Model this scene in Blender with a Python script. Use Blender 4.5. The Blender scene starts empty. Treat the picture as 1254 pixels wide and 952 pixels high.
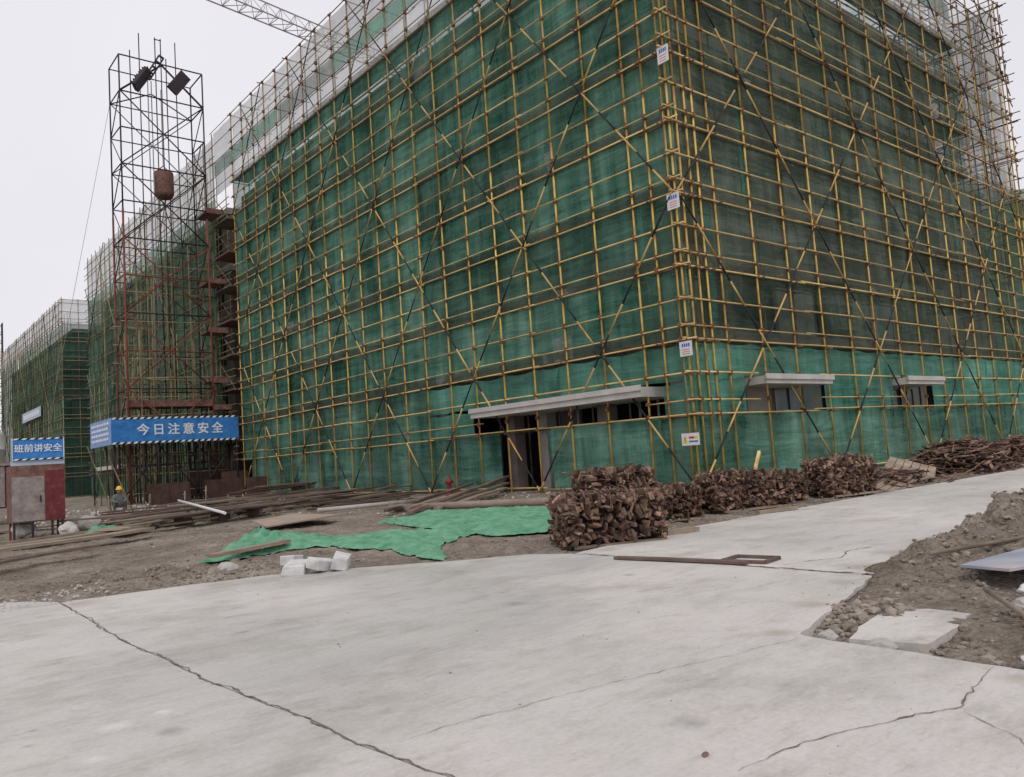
import bpy, bmesh, math, random
from mathutils import Vector, Matrix, noise
random.seed(7)
sc = bpy.context.scene
COL = sc.collection
R = math.radians

# ------------------------------------------------------------------ helpers
class MB:
    """collects geometry for one mesh object"""
    def __init__(s): s.v=[]; s.f=[]; s.m=[]; s.sm=[]
    def add(s, vs, fs, mi=0, smooth=False):
        b=len(s.v); s.v+= [tuple(v) for v in vs]
        for f in fs: s.f.append(tuple(b+i for i in f)); s.m.append(mi); s.sm.append(smooth)
    def tube(s, p, q, r, n=6, mi=0, r2=None, caps=True):
        p=Vector(p); q=Vector(q); d=(q-p)
        if d.length<1e-6: return s
        d.normalize(); a=Vector((0,0,1)) if abs(d.z)<.9 else Vector((1,0,0))
        u=d.cross(a).normalized(); w=d.cross(u); r2=r if r2 is None else r2
        vs=[]
        for P,rr in ((p,r),(q,r2)):
            for i in range(n):
                t=2*math.pi*i/n; vs.append(P+u*rr*math.cos(t)+w*rr*math.sin(t))
        s.add(vs,[(i,(i+1)%n,n+(i+1)%n,n+i) for i in range(n)],mi,True)
        if caps:
            b=len(s.v)-2*n
            s.f.append(tuple(b+i for i in reversed(range(n)))); s.m.append(mi); s.sm.append(False)
            s.f.append(tuple(b+n+i for i in range(n))); s.m.append(mi); s.sm.append(False)
        return s
    def box(s, c, d, rot=None, mi=0, bev=0):
        x,y,z=d[0]/2,d[1]/2,d[2]/2
        vs=[Vector(k) for k in ((-x,-y,-z),(x,-y,-z),(x,y,-z),(-x,y,-z),(-x,-y,z),(x,-y,z),(x,y,z),(-x,y,z))]
        if rot is not None:
            if not hasattr(rot,'to_3x3'): rot=Matrix.Rotation(rot,3,'Z')
            vs=[rot@k for k in vs]
        c=Vector(c); vs=[k+c for k in vs]
        s.add(vs,[(3,2,1,0),(4,5,6,7),(0,1,5,4),(1,2,6,5),(2,3,7,6),(3,0,4,7)],mi)
        return s
    def rng(s,x0,x1,y0,y1,z0,z1,mi=0):
        return s.box(((x0+x1)/2,(y0+y1)/2,(z0+z1)/2),(abs(x1-x0),abs(y1-y0),abs(z1-z0)),None,mi)
    def build(s, name, mats, parent=None, bevel=0):
        me=bpy.data.meshes.new(name); me.from_pydata(s.v,[],s.f); 
        if not isinstance(mats,(list,tuple)): mats=[mats]
        for m in mats: me.materials.append(m)
        me.polygons.foreach_set('material_index',s.m); me.polygons.foreach_set('use_smooth',s.sm)
        me.update()
        o=bpy.data.objects.new(name,me); COL.objects.link(o)
        if parent: o.parent=parent
        if bevel:
            b=o.modifiers.new('bevel','BEVEL'); b.width=bevel; b.segments=2; b.limit_method='ANGLE'
        return o
def empty(name,loc=(0,0,0),rz=0):
    o=bpy.data.objects.new(name,None); COL.objects.link(o); o.location=loc; o.rotation_euler=(0,0,rz); o.empty_display_size=.3
    return o
def tag(o,label=None,cat=None,group=None,kind=None):
    if label: o['label']=label
    if cat: o['category']=cat
    if group: o['group']=group
    if kind: o['kind']=kind
    return o
def move_origin(o,p):
    """put a mesh object's origin at p (geometry stays)"""
    p=Vector(p); o.data.transform(Matrix.Translation(-p)); o.location=p

# ------------------------------------------------------------------ materials
def mat(name): 
    m=bpy.data.materials.new(name); m.use_nodes=True; nt=m.node_tree; nt.nodes.clear()
    return m,nt
def N(nt,t,**k):
    n=nt.nodes.new(t)
    for a,b in k.items():
        if a.startswith('i_'): n.inputs[a[2:]].default_value=b
        else: setattr(n,a,b)
    return n
def ramp(nt,stops,interp='LINEAR'):
    n=nt.nodes.new('ShaderNodeValToRGB'); cr=n.color_ramp; cr.interpolation=interp
    while len(cr.elements)<len(stops): cr.elements.new(.5)
    for e,(p,c) in zip(cr.elements,stops): e.position=p; e.color=(*c,1) if len(c)==3 else c
    return n
def noisy(name,c1,c2,topshade=False,scale=3,rough=.8,bump=.3,bscale=20,stretch=(1,1,1),metal=0,c3=None,rand=0,island=0,coord='Object',spec=.3,detail=6,bdist=.02,world=False):
    m,nt=mat(name); L=nt.links.new
    out=N(nt,'ShaderNodeOutputMaterial'); b=N(nt,'ShaderNodeBsdfPrincipled'); b.inputs['Roughness'].default_value=rough
    b.inputs['Metallic'].default_value=metal; b.inputs['Specular IOR Level'].default_value=spec
    if world: 
        g=N(nt,'ShaderNodeNewGeometry'); src=g.outputs['Position']
    else:
        tc=N(nt,'ShaderNodeTexCoord'); src=tc.outputs[coord]
    mp=N(nt,'ShaderNodeMapping'); mp.inputs['Scale'].default_value=stretch; L(src,mp.inputs['Vector'])
    oi=N(nt,'ShaderNodeObjectInfo')
    add=N(nt,'ShaderNodeVectorMath',operation='MULTIPLY_ADD'); add.inputs[1].default_value=(37,51,23)
    cmb=N(nt,'ShaderNodeCombineXYZ'); L(oi.outputs['Random'],cmb.inputs[0]); L(oi.outputs['Random'],cmb.inputs[1]); L(oi.outputs['Random'],cmb.inputs[2])
    L(cmb.outputs[0],add.inputs[0]); L(mp.outputs[0],add.inputs[2])
    n1=N(nt,'ShaderNodeTexNoise'); n1.inputs['Scale'].default_value=scale; n1.inputs['Detail'].default_value=detail; n1.inputs['Roughness'].default_value=.65
    L(add.outputs[0],n1.inputs['Vector'])
    st=[(.3,c1),(.7,c2)] if c3 is None else [(.3,c1),(.55,c2),(.75,c3)]
    rp=ramp(nt,st); L(n1.outputs['Fac'],rp.inputs['Fac']); colr=rp.outputs['Color']
    for amt,kind in ((rand,'o'),(island,'i')):
        if amt:
            if kind=='o': s=oi.outputs['Random']
            else:
                g2=N(nt,'ShaderNodeNewGeometry'); s=g2.outputs['Random Per Island']
            mr=N(nt,'ShaderNodeMapRange'); mr.inputs['To Min'].default_value=1-amt; mr.inputs['To Max'].default_value=1+amt; L(s,mr.inputs['Value'])
            hs=N(nt,'ShaderNodeHueSaturation'); L(mr.outputs[0],hs.inputs['Value']); L(colr,hs.inputs['Color'])
            mr2=N(nt,'ShaderNodeMapRange'); mr2.inputs['To Min'].default_value=.5-amt*.012; mr2.inputs['To Max'].default_value=.5+amt*.016
            ml=N(nt,'ShaderNodeMath',operation='FRACT'); mm=N(nt,'ShaderNodeMath',operation='MULTIPLY'); mm.inputs[1].default_value=7.31
            L(s,mm.inputs[0]); L(mm.outputs[0],ml.inputs[0]); L(ml.outputs[0],mr2.inputs['Value']); L(mr2.outputs[0],hs.inputs['Hue'])
            colr=hs.outputs['Color']
    if topshade:  # paints poles darker with height, like silhouettes against the sky
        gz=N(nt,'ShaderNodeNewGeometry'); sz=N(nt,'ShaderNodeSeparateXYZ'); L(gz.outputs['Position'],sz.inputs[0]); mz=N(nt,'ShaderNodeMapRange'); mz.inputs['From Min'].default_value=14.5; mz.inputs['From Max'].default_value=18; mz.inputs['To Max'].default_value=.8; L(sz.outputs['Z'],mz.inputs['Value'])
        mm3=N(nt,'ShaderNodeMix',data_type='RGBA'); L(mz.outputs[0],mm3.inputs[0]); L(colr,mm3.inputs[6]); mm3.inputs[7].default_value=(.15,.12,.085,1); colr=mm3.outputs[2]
    L(colr,b.inputs['Base Color'])
    if bump:
        n2=N(nt,'ShaderNodeTexNoise'); n2.inputs['Scale'].default_value=bscale; n2.inputs['Detail'].default_value=8; L(add.outputs[0],n2.inputs['Vector'])
        bp=N(nt,'ShaderNodeBump'); bp.inputs['Strength'].default_value=bump; bp.inputs['Distance'].default_value=bdist; L(n2.outputs['Fac'],bp.inputs['Height']); L(bp.outputs[0],b.inputs['Normal'])
    L(b.outputs[0],out.inputs['Surface'])
    return m

def net_mat(name,c1,c2,a0,a1,seam=(.05,.5,.35)):
    m,nt=mat(name); L=nt.links.new
    out=N(nt,'ShaderNodeOutputMaterial'); g=N(nt,'ShaderNodeNewGeometry'); oi=N(nt,'ShaderNodeObjectInfo')
    mp=N(nt,'ShaderNodeMapping'); mp.inputs['Scale'].default_value=(1.6,1.6,.22); L(g.outputs['Position'],mp.inputs['Vector'])
    n1=N(nt,'ShaderNodeTexNoise'); n1.inputs['Scale'].default_value=1.1; n1.inputs['Detail'].default_value=7; n1.inputs['Roughness'].default_value=.7; L(mp.outputs[0],n1.inputs['Vector'])
    n2=N(nt,'ShaderNodeTexNoise'); n2.inputs['Scale'].default_value=.35; n2.inputs['Detail'].default_value=3; L(g.outputs['Position'],n2.inputs['Vector'])
    n3=N(nt,'ShaderNodeTexNoise'); n3.inputs['Scale'].default_value=45; n3.inputs['Detail'].default_value=2; L(g.outputs['Position'],n3.inputs['Vector'])
    mx=N(nt,'ShaderNodeMath',operation='ADD'); L(n1.outputs['Fac'],mx.inputs[0]); L(n2.outputs['Fac'],mx.inputs[1])
    mp4=N(nt,'ShaderNodeMapping'); mp4.inputs['Scale'].default_value=(.35,.35,2.6); mp4.inputs['Rotation'].default_value=(.06,.05,0); L(g.outputs['Position'],mp4.inputs['Vector'])
    n4=N(nt,'ShaderNodeTexNoise'); n4.inputs['Scale'].default_value=1.0; n4.inputs['Detail'].default_value=6; n4.inputs['Roughness'].default_value=.7; n4.inputs['Distortion'].default_value=.6; L(mp4.outputs[0],n4.inputs['Vector'])
    s4=N(nt,'ShaderNodeMath',operation='MULTIPLY_ADD'); s4.inputs[1].default_value=.9; s4.inputs[2].default_value=-.45; L(n4.outputs['Fac'],s4.inputs[0])
    mx4=N(nt,'ShaderNodeMath',operation='ADD'); L(mx.outputs[0],mx4.inputs[0]); L(s4.outputs[0],mx4.inputs[1])
    av=N(nt,'ShaderNodeMath',operation='MULTIPLY'); av.inputs[1].default_value=.5; L(mx4.outputs[0],av.inputs[0])
    rp=ramp(nt,[(.36,c1),(.52,tuple((a+b)/2 for a,b in zip(c1,c2))),(.66,c2)]); L(av.outputs[0],rp.inputs['Fac'])
    hs=N(nt,'ShaderNodeHueSaturation'); mr=N(nt,'ShaderNodeMapRange'); mr.inputs['To Min'].default_value=.8; mr.inputs['To Max'].default_value=1.22
    L(oi.outputs['Random'],mr.inputs['Value']); L(mr.outputs[0],hs.inputs['Value']); L(rp.outputs[0],hs.inputs['Color'])
    # dust specks
    al=N(nt,'ShaderNodeMapRange'); al.inputs['From Min'].default_value=.32; al.inputs['From Max'].default_value=.68; al.inputs['To Min'].default_value=a0; al.inputs['To Max'].default_value=a1
    L(av.outputs[0],al.inputs['Value'])
    a2=N(nt,'ShaderNodeMath',operation='MULTIPLY_ADD'); a2.inputs[1].default_value=.35; L(n3.outputs['Fac'],a2.inputs[0])
    sb=N(nt,'ShaderNodeMath',operation='SUBTRACT',use_clamp=True); sb.inputs[1].default_value=.175; L(al.outputs[0],a2.inputs[2]); L(a2.outputs[0],sb.inputs[0])
    d=N(nt,'ShaderNodeBsdfDiffuse'); t=N(nt,'ShaderNodeBsdfTranslucent'); tr=N(nt,'ShaderNodeBsdfTransparent')
    L(hs.outputs[0],d.inputs['Color']); L(hs.outputs[0],t.inputs['Color'])
    m1=N(nt,'ShaderNodeMixShader'); m1.inputs[0].default_value=.35; L(d.outputs[0],m1.inputs[1]); L(t.outputs[0],m1.inputs[2])
    m2=N(nt,'ShaderNodeMixShader'); L(sb.outputs[0],m2.inputs[0]); L(tr.outputs[0],m2.inputs[1]); L(m1.outputs[0],m2.inputs[2])
    bp=N(nt,'ShaderNodeBump'); bp.inputs['Strength'].default_value=.9; bp.inputs['Distance'].default_value=.16; L(mx4.outputs[0],bp.inputs['Height']); L(bp.outputs[0],d.inputs['Normal'])
    L(m2.outputs[0],out.inputs['Surface'])
    return m

M={}
M['net']=net_mat('green_net',(.055,.19,.135),(.27,.53,.41),.50,.86)
M['net_new']=net_mat('fresh_green_net',(.09,.31,.23),(.23,.56,.44),.50,.88)
M['net_olive']=net_mat('shaded_olive_net',(.10,.155,.12),(.26,.335,.265),.40,.76)  # olive copy of the green net, right wall's weaker light put in its colour
M['net_far']=net_mat('far_net',(.07,.18,.12),(.18,.34,.23),.65,.9)
M['net_white']=net_mat('white_net',(.50,.51,.50),(.66,.67,.66),.52,.80)
M['seam']=net_mat('net_overlap',(.08,.30,.24),(.15,.42,.34),.15,.62)
M['toe']=net_mat('dusty_toe_net',(.10,.12,.09),(.22,.22,.17),.30,.75)
M['haze']=net_mat('torn_white_net',(.38,.40,.38),(.55,.56,.55),.15,.5)
M['yellow']=noisy('pole_yellow',(.38,.16,.045),(.74,.47,.10),topshade=True,scale=1.6,rough=.6,bump=.2,bscale=30,c3=(.80,.60,.17),rand=.2,world=True,detail=8)
M['ledger']=noisy('pole_ledger',(.42,.26,.11),(.70,.52,.21),topshade=True,scale=1.3,rough=.65,bump=.2,bscale=30,c3=(.66,.60,.42),rand=.25,world=True,detail=8)
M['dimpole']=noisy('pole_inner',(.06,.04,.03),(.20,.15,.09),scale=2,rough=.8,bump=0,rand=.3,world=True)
M['farpole']=noisy('pole_far',(.09,.07,.04),(.27,.22,.12),scale=1.5,rough=.8,bump=0,rand=.35,world=True,c3=(.30,.17,.09))
M['black']=noisy('brace_dark',(.012,.014,.016),(.03,.035,.038),scale=3,rough=.6,bump=0,world=True)
M['brace']=noisy('brace_yellow',(.40,.20,.06),(.66,.47,.17),topshade=True,scale=2,rough=.6,bump=0,world=True,rand=.15)
M['coupler']=noisy('coupler_rust',(.09,.04,.02),(.26,.12,.05),scale=9,rough=.7,bump=0,world=True)
M['board']=noisy('deck_board',(.10,.085,.065),(.22,.19,.15),scale=2,rough=.9,bump=.2,world=True)
M['toe_old']=noisy('toe_strip',(.10,.13,.10),(.24,.24,.19),scale=3,rough=.9,bump=.3,world=True,rand=.2)
M['steel']=noisy('tower_steel',(.02,.016,.02),(.05,.035,.04),scale=2,rough=.6,bump=.1,world=True)
M['rust']=noisy('rust_red',(.08,.03,.022),(.22,.055,.04),scale=2,rough=.8,bump=.2,world=True,c3=(.13,.06,.045))
M['concw']=noisy('building_concrete',(.28,.27,.25),(.44,.42,.39),scale=.9,rough=.9,bump=.2,bscale=9,world=True)
M['slabw']=noisy('slab_concrete',(.42,.40,.37),(.60,.57,.54),scale=1.3,rough=.85,bump=.15,world=True)
M['brick']=noisy('infill_wall',(.13,.105,.10),(.22,.18,.17),scale=1.5,rough=.95,bump=.3,bscale=14,world=True)
M['beige']=noisy('plaster_wall',(.30,.27,.24),(.42,.38,.34),scale=1.5,rough=.95,bump=.2,world=True)
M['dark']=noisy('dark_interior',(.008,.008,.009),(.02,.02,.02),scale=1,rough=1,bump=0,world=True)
M['glass']=noisy('window_glass',(.10,.12,.13),(.17,.19,.20),scale=1,rough=.15,bump=0,world=True,spec=.5)
M['white']=noisy('white_paint',(.60,.60,.61),(.74,.74,.75),scale=3,rough=.6,bump=.1,world=True)
M['whitedirty']=noisy('silo_white',(.50,.49,.47),(.66,.65,.63),scale=1.2,rough=.5,bump=0,world=True,stretch=(1,1,.25))
M['blue']=noisy('banner_blue',(.025,.16,.50),(.055,.25,.60),scale=2.2,rough=.6,bump=.9,bscale=2.2,bdist=.1,world=True)
M['bluepale']=noisy('banner_blue_faded',(.13,.25,.52),(.25,.37,.62),scale=3,rough=.55,bump=.2,bscale=4,world=True)
M['palesign']=noisy('pale_banner',(.36,.42,.55),(.52,.56,.66),scale=2,rough=.6,bump=0,world=True)
M['char']=noisy('lettering_white',(.72,.76,.84),(.80,.83,.90),scale=3,rough=.6,bump=0,world=True)
M['red']=noisy('sheet_red',(.085,.02,.025),(.17,.03,.038),scale=6,rough=.7,bump=.5,bscale=10,world=True,c3=(.20,.10,.09),detail=10)
M['sheetgrey']=noisy('sheet_grey',(.17,.13,.12),(.30,.265,.25),scale=5,rough=.8,bump=.6,bscale=10,world=True,c3=(.38,.345,.33),detail=12)
M['darkrust']=noisy('dark_rust',(.035,.022,.02),(.10,.055,.045),scale=2,rough=.9,bump=.4,bscale=12,world=True)
M['sheetrust']=noisy('sheet_rust',(.10,.04,.035),(.25,.15,.12),scale=7,rough=.8,bump=.4,bscale=18,world=True)
M['signyellow']=noisy('sign_yellow',(.72,.50,.03),(.80,.58,.05),scale=3,rough=.5,bump=0)
M['signred']=noisy('sign_red',(.55,.03,.03),(.62,.05,.04),scale=3,rough=.5,bump=0)
M['signblue']=noisy('sign_blue_ink',(.05,.10,.45),(.08,.14,.5),scale=3,rough=.5,bump=0)
M['hydrant']=noisy('hydrant_red',(.16,.02,.02),(.26,.035,.03),scale=6,rough=.45,bump=.1)
M['helmet']=noisy('helmet_yellow',(.80,.48,.05),(.9,.58,.08),scale=3,rough=.35,bump=0)
M['skin']=noisy('skin',(.32,.19,.13),(.40,.24,.17),scale=5,rough=.6,bump=0)
M['cloth']=noisy('work_clothes',(.12,.13,.13),(.20,.21,.20),scale=8,rough=.9,bump=.4,bscale=14)
M['hair']=noisy('hair_black',(.01,.01,.01),(.02,.02,.02),scale=8,rough=.7,bump=0)
M['plank']=noisy('plank_wood',(.15,.115,.085),(.32,.26,.20),scale=2.2,rough=.9,bump=.4,bscale=16,stretch=(1,1,3),rand=.3,detail=9)
M['ply']=noisy('plywood_tan',(.30,.235,.18),(.42,.33,.26),scale=2,rough=.85,bump=.2,rand=.1)
M['planked']=noisy('plank_dark',(.085,.06,.05),(.20,.14,.115),scale=2.4,rough=.9,bump=.4,bscale=16,rand=.3)
M['bark']=noisy('offcut_wood',(.055,.034,.026),(.175,.108,.080),scale=6,rough=.95,bump=.6,bscale=30,island=.85,c3=(.38,.29,.21),world=True)
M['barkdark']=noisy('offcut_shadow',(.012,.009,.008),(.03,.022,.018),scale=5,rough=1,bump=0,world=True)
M['block']=noisy('aerated_block',(.42,.41,.40),(.64,.63,.63),scale=4,c3=(.72,.71,.71),rough=.9,bump=.4,bscale=60,spec=.1)
M['stone']=noisy('rubble_stone',(.17,.14,.11),(.33,.28,.24),scale=4,rough=.95,bump=.6,bscale=20,island=.3,world=True)
M['stonepale']=noisy('concrete_lump',(.34,.32,.30),(.50,.475,.45),scale=4,rough=.95,bump=.6,bscale=14,island=.12,world=True)
M['sack']=noisy('sack_white',(.42,.40,.37),(.56,.53,.50),scale=5,rough=.9,bump=.6,bscale=9)
M['jib']=noisy('crane_steel',(.30,.29,.29),(.45,.42,.41),scale=2,rough=.6,bump=0,world=True)
M['cable']=noisy('cable',(.25,.25,.27),(.3,.3,.32),scale=2,rough=.6,bump=0,world=True)
M['tarp']=noisy('tarp_green',(.07,.21,.12),(.15,.37,.23),scale=3.5,rough=.85,bump=1.0,bscale=9,world=True,c3=(.27,.42,.30),bdist=.06)
M['pipe']=noisy('pipe_brown',(.20,.15,.12),(.33,.26,.22),scale=3,rough=.8,bump=.2)
M['sheetblue']=noisy('sheet_bluegrey',(.28,.32,.38),(.40,.42,.47),scale=2,rough=.5,bump=.1,c3=(.6,.48,.46))

SPOTS=[(-15.37,-8.5,.09,1),(-15.54,-8.19,.09,0),(-15.30,-8.14,.06,0),(-15.73,-8.62,.06,0),(-15.91,-8.16,.035,1),(-15.85,-7.9,.03,1),(-13.77,-10.33,.10,1),(-14.24,-6.5,.06,1),(-12.4,-7.5,.10,1),(-10.9,-7.4,.08,1),(-12.15,-9.75,.12,2),(-11.3,-9.5,.14,2),(-10.4,-9.25,.18,2),(-9.6,-9.0,.24,2),(-8.7,-8.85,.26,2),(-7.8,-8.8,.26,2),(-12.35,-11.15,.12,2),(-14.7,-3.4,.22,2),(-13.4,-3.6,.16,2),(-12.0,-4.25,.14,2),(-10.9,-5.1,.16,2),(-9.6,-5.9,.16,2),(-8.0,-5.7,.14,2),(-6.2,-5.5,.14,2),(-4.6,-5.6,.14,2)]
def concrete(name,tone=1):
    m,nt=mat(name); L=nt.links.new
    out=N(nt,'ShaderNodeOutputMaterial'); b=N(nt,'ShaderNodeBsdfPrincipled'); b.inputs['Roughness'].default_value=.82; b.inputs['Specular IOR Level'].default_value=.25
    g=N(nt,'ShaderNodeNewGeometry'); P=g.outputs['Position']
    def no(s,d,ro=.6,st=(1,1,1),rz=0):
        mp=N(nt,'ShaderNodeMapping'); mp.inputs['Scale'].default_value=st; mp.inputs['Rotation'].default_value=(0,0,rz); L(P,mp.inputs['Vector'])
        n=N(nt,'ShaderNodeTexNoise'); n.inputs['Scale'].default_value=s; n.inputs['Detail'].default_value=d; n.inputs['Roughness'].default_value=ro; L(mp.outputs[0],n.inputs['Vector']); return n.outputs['Fac']
    t=tone
    r1=ramp(nt,[(.25,(.50*t,.478*t,.452*t)),(.5,(.59*t,.558*t,.532*t)),(.75,(.64*t,.605*t,.577*t))]); L(no(.55,8,.6),r1.inputs['Fac'])
    cur=r1.outputs['Color']
    def mul(fac,stops,amt):
        nonlocal cur
        r=ramp(nt,stops); L(fac,r.inputs['Fac']); mx=N(nt,'ShaderNodeMix',data_type='RGBA',blend_type='MULTIPLY'); mx.inputs[0].default_value=amt
        L(cur,mx.inputs[6]); L(r.outputs['Color'],mx.inputs[7]); cur=mx.outputs[2]
    mul(no(1.5,12,.75,(.5,1.3,1),R(-20)),[(.36,(.78,.77,.76)),(.52,(1,1,1))],.6)       # tyre-dragged dust streaks
    mul(no(2.6,10,.72,(.5,1.2,1),R(35)),[(.33,(.70,.69,.67)),(.47,(1,1,1))],.65)
    mul(no(.23,4,.5),[(.42,(.84,.86,.85)),(.58,(1,1,1))],1)      # damp grey-green areas
    mul(no(34,4,.7),[(.3,(.80,.79,.78)),(.6,(1,1,1))],.55)          # grain
    mul(no(6.5,12,.8),[(.28,(.5,.48,.46)),(.38,(1,1,1))],.8)     # small dark stains
    mul(no(.8,12,.8,(1,1,1)),[(.40,(.83,.82,.80)),(.50,(1,1,1)),(.62,(1.04,1.04,1.03))],.8)
    mul(no(14,10,.8,(.35,1.5,1),R(-12)),[(.34,(.66,.64,.62)),(.46,(1,1,1))],.5)
    r=ramp(nt,[(.66,(0,0,0)),(.74,(1,1,1))]); L(no(3.3,10,.75),r.inputs['Fac']); mx=N(nt,'ShaderNodeMix',data_type='RGBA'); mfac=N(nt,'ShaderNodeMath',operation='MULTIPLY'); mfac.inputs[1].default_value=.45
    L(r.outputs['Color'],mfac.inputs[0]); L(mfac.outputs[0],mx.inputs[0]); L(cur,mx.inputs[6]); mx.inputs[7].default_value=(.60*t,.575*t,.55*t,1); cur=mx.outputs[2]
    nj=no(7,6,.7)
    for sx,sy,rad,dark in SPOTS:
        d=N(nt,'ShaderNodeVectorMath',operation='DISTANCE'); L(P,d.inputs[0]); d.inputs[1].default_value=(sx,sy,0)
        a=N(nt,'ShaderNodeMath',operation='MULTIPLY_ADD'); a.inputs[1].default_value=rad*1.6; L(nj,a.inputs[0]); L(d.outputs['Value'],a.inputs[2])
        r=N(nt,'ShaderNodeMapRange'); r.inputs['From Min'].default_value=rad*1.05; r.inputs['From Max'].default_value=rad*1.9; r.inputs['To Min'].default_value=.6; r.inputs['To Max'].default_value=0; L(a.outputs[0],r.inputs['Value'])
        mx=N(nt,'ShaderNodeMix',data_type='RGBA'); L(r.outputs[0],mx.inputs[0]); L(cur,mx.inputs[6]); mx.inputs[7].default_value=((.70,.67,.64,1),(.27,.26,.245,1),(.36,.31,.255,1))[dark]; cur=mx.outputs[2]
    L(cur,b.inputs['Base Color'])
    n2=no(60,6,.7); n3=no(5,6,.6,(.6,1.4,1)); ad=N(nt,'ShaderNodeMath',operation='MULTIPLY_ADD'); ad.inputs[1].default_value=2.2; L(n3,ad.inputs[0]); L(n2,ad.inputs[2])
    bp=N(nt,'ShaderNodeBump'); bp.inputs['Strength'].default_value=.35; bp.inputs['Distance'].default_value=.008; L(ad.outputs[0],bp.inputs['Height']); L(bp.outputs[0],b.inputs['Normal'])
    L(b.outputs[0],out.inputs['Surface']); return m
M['conc']=concrete('road_concrete',1.0)
M['conc2']=concrete('road_concrete_light',1.08)

def dirt():
    m,nt=mat('bare_dirt'); L=nt.links.new
    out=N(nt,'ShaderNodeOutputMaterial'); b=N(nt,'ShaderNodeBsdfPrincipled'); b.inputs['Roughness'].default_value=.95; b.inputs['Specular IOR Level'].default_value=.1
    g=N(nt,'ShaderNodeNewGeometry'); P=g.outputs['Position']
    def no(s,d,ro=.6,st=(1,1,1)):
        mp=N(nt,'ShaderNodeMapping'); mp.inputs['Scale'].default_value=st; L(P,mp.inputs['Vector'])
        n=N(nt,'ShaderNodeTexNoise'); n.inputs['Scale'].default_value=s; n.inputs['Detail'].default_value=d; n.inputs['Roughness'].default_value=ro; L(mp.outputs[0],n.inputs['Vector']); return n.outputs['Fac']
    r1=ramp(nt,[(.3,(.19,.155,.12)),(.5,(.325,.275,.225)),(.7,(.47,.41,.35))]); L(no(.9,10,.7),r1.inputs['Fac'])
    r2=ramp(nt,[(.32,(.45,.43,.4)),(.5,(1,1,1)),(.7,(1.25,1.25,1.25))]); L(no(9,10,.75),r2.inputs['Fac'])
    mx=N(nt,'ShaderNodeMix',data_type='RGBA',blend_type='MULTIPLY'); mx.inputs[0].default_value=.9; L(r1.outputs[0],mx.inputs[6]); L(r2.outputs[0],mx.inputs[7])
    v=N(nt,'ShaderNodeTexVoronoi'); v.inputs['Scale'].default_value=24; L(P,v.inputs['Vector'])
    r3=ramp(nt,[(.0,(1.5,1.5,1.5)),(.25,(1,1,1)),(.6,(.8,.8,.8))]); L(v.outputs['Distance'],r3.inputs['Fac'])
    mx2=N(nt,'ShaderNodeMix',data_type='RGBA',blend_type='MULTIPLY'); mx2.inputs[0].default_value=.6; L(mx.outputs[2],mx2.inputs[6]); L(r3.outputs[0],mx2.inputs[7])
    L(mx2.outputs[2],b.inputs['Base Color'])
    ad=N(nt,'ShaderNodeMath',operation='ADD'); L(no(14,12,.75),ad.inputs[0]); L(v.outputs['Distance'],ad.inputs[1])
    bp=N(nt,'ShaderNodeBump'); bp.inputs['Strength'].default_value=.9; bp.inputs['Distance'].default_value=.05; L(ad.outputs[0],bp.inputs['Height']); L(bp.outputs[0],b.inputs['Normal'])
    L(b.outputs[0],out.inputs['Surface']); return m
M['dirt']=dirt()

# ------------------------------------------------------------------ ground
def inpoly(x,y,P):
    c=False; j=len(P)-1
    for i in range(len(P)):
        xi,yi=P[i]; xj,yj=P[j]
        if (yi>y)!=(yj>y) and x<(xj-xi)*(y-yi)/(yj-yi)+xi: c=not c
        j=i
    return c
JX=[(-14.60,-14),(-14.66,-12),(-14.72,-11),(-14.80,-10),(-14.86,-9.4),(-14.845,-8.9),(-14.89,-8.4),(-14.93,-7.6),(-14.92,-6.8),(-14.95,-6.0),(-14.91,-5.0),(-14.88,-4.0)]
slabA=[(-60,-60),(-14.6,-60)]+[(x-.006,y) for x,y in JX]+[(-14.87,-3.05),(-15.1,-2.6),(-15.5,-2.2),(-17,-2.0),(-60,-2.0)]
slabB=[(-14.58,-60),(-12.22,-60),(-12.22,-11.4),(-12.12,-9.88),(-10.02,-9.30),(-10.02,-5.72),(-10.3,-5.18),(-11.04,-4.75),(-12.0,-4.0),(-12.76,-3.5),(-13.8,-3.25),(-14.85,-3.12)]+[(x+.006,y) for x,y in reversed(JX)]
slabC=[(-9.99,-9.30),(-6,-9.2),(10,-9.2),(160,-9.2),(160,-5.3),(-8.0,-5.32),(-9.3,-5.6),(-9.99,-5.74)]
SL=[slabA,slabB,slabC]
def segd(x,y,P):
    best=1e9
    for i in range(len(P)):
        x0,y0=P[i]; x1,y1=P[(i+1)%len(P)]
        dx,dy=x1-x0,y1-y0; t=max(0,min(1,((x-x0)*dx+(y-y0)*dy)/(dx*dx+dy*dy)))
        best=min(best,math.hypot(x-x0-t*dx,y-y0-t*dy))
    return best
def G(x,y,cx,cy,sx,sy,h): return h*math.exp(-((x-cx)/sx)**2-((y-cy)/sy)**2)
def fb(x,y,s,o=4,seed=0): return noise.fractal(Vector((x*s,y*s,seed)),.9,2.1,o)
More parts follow.
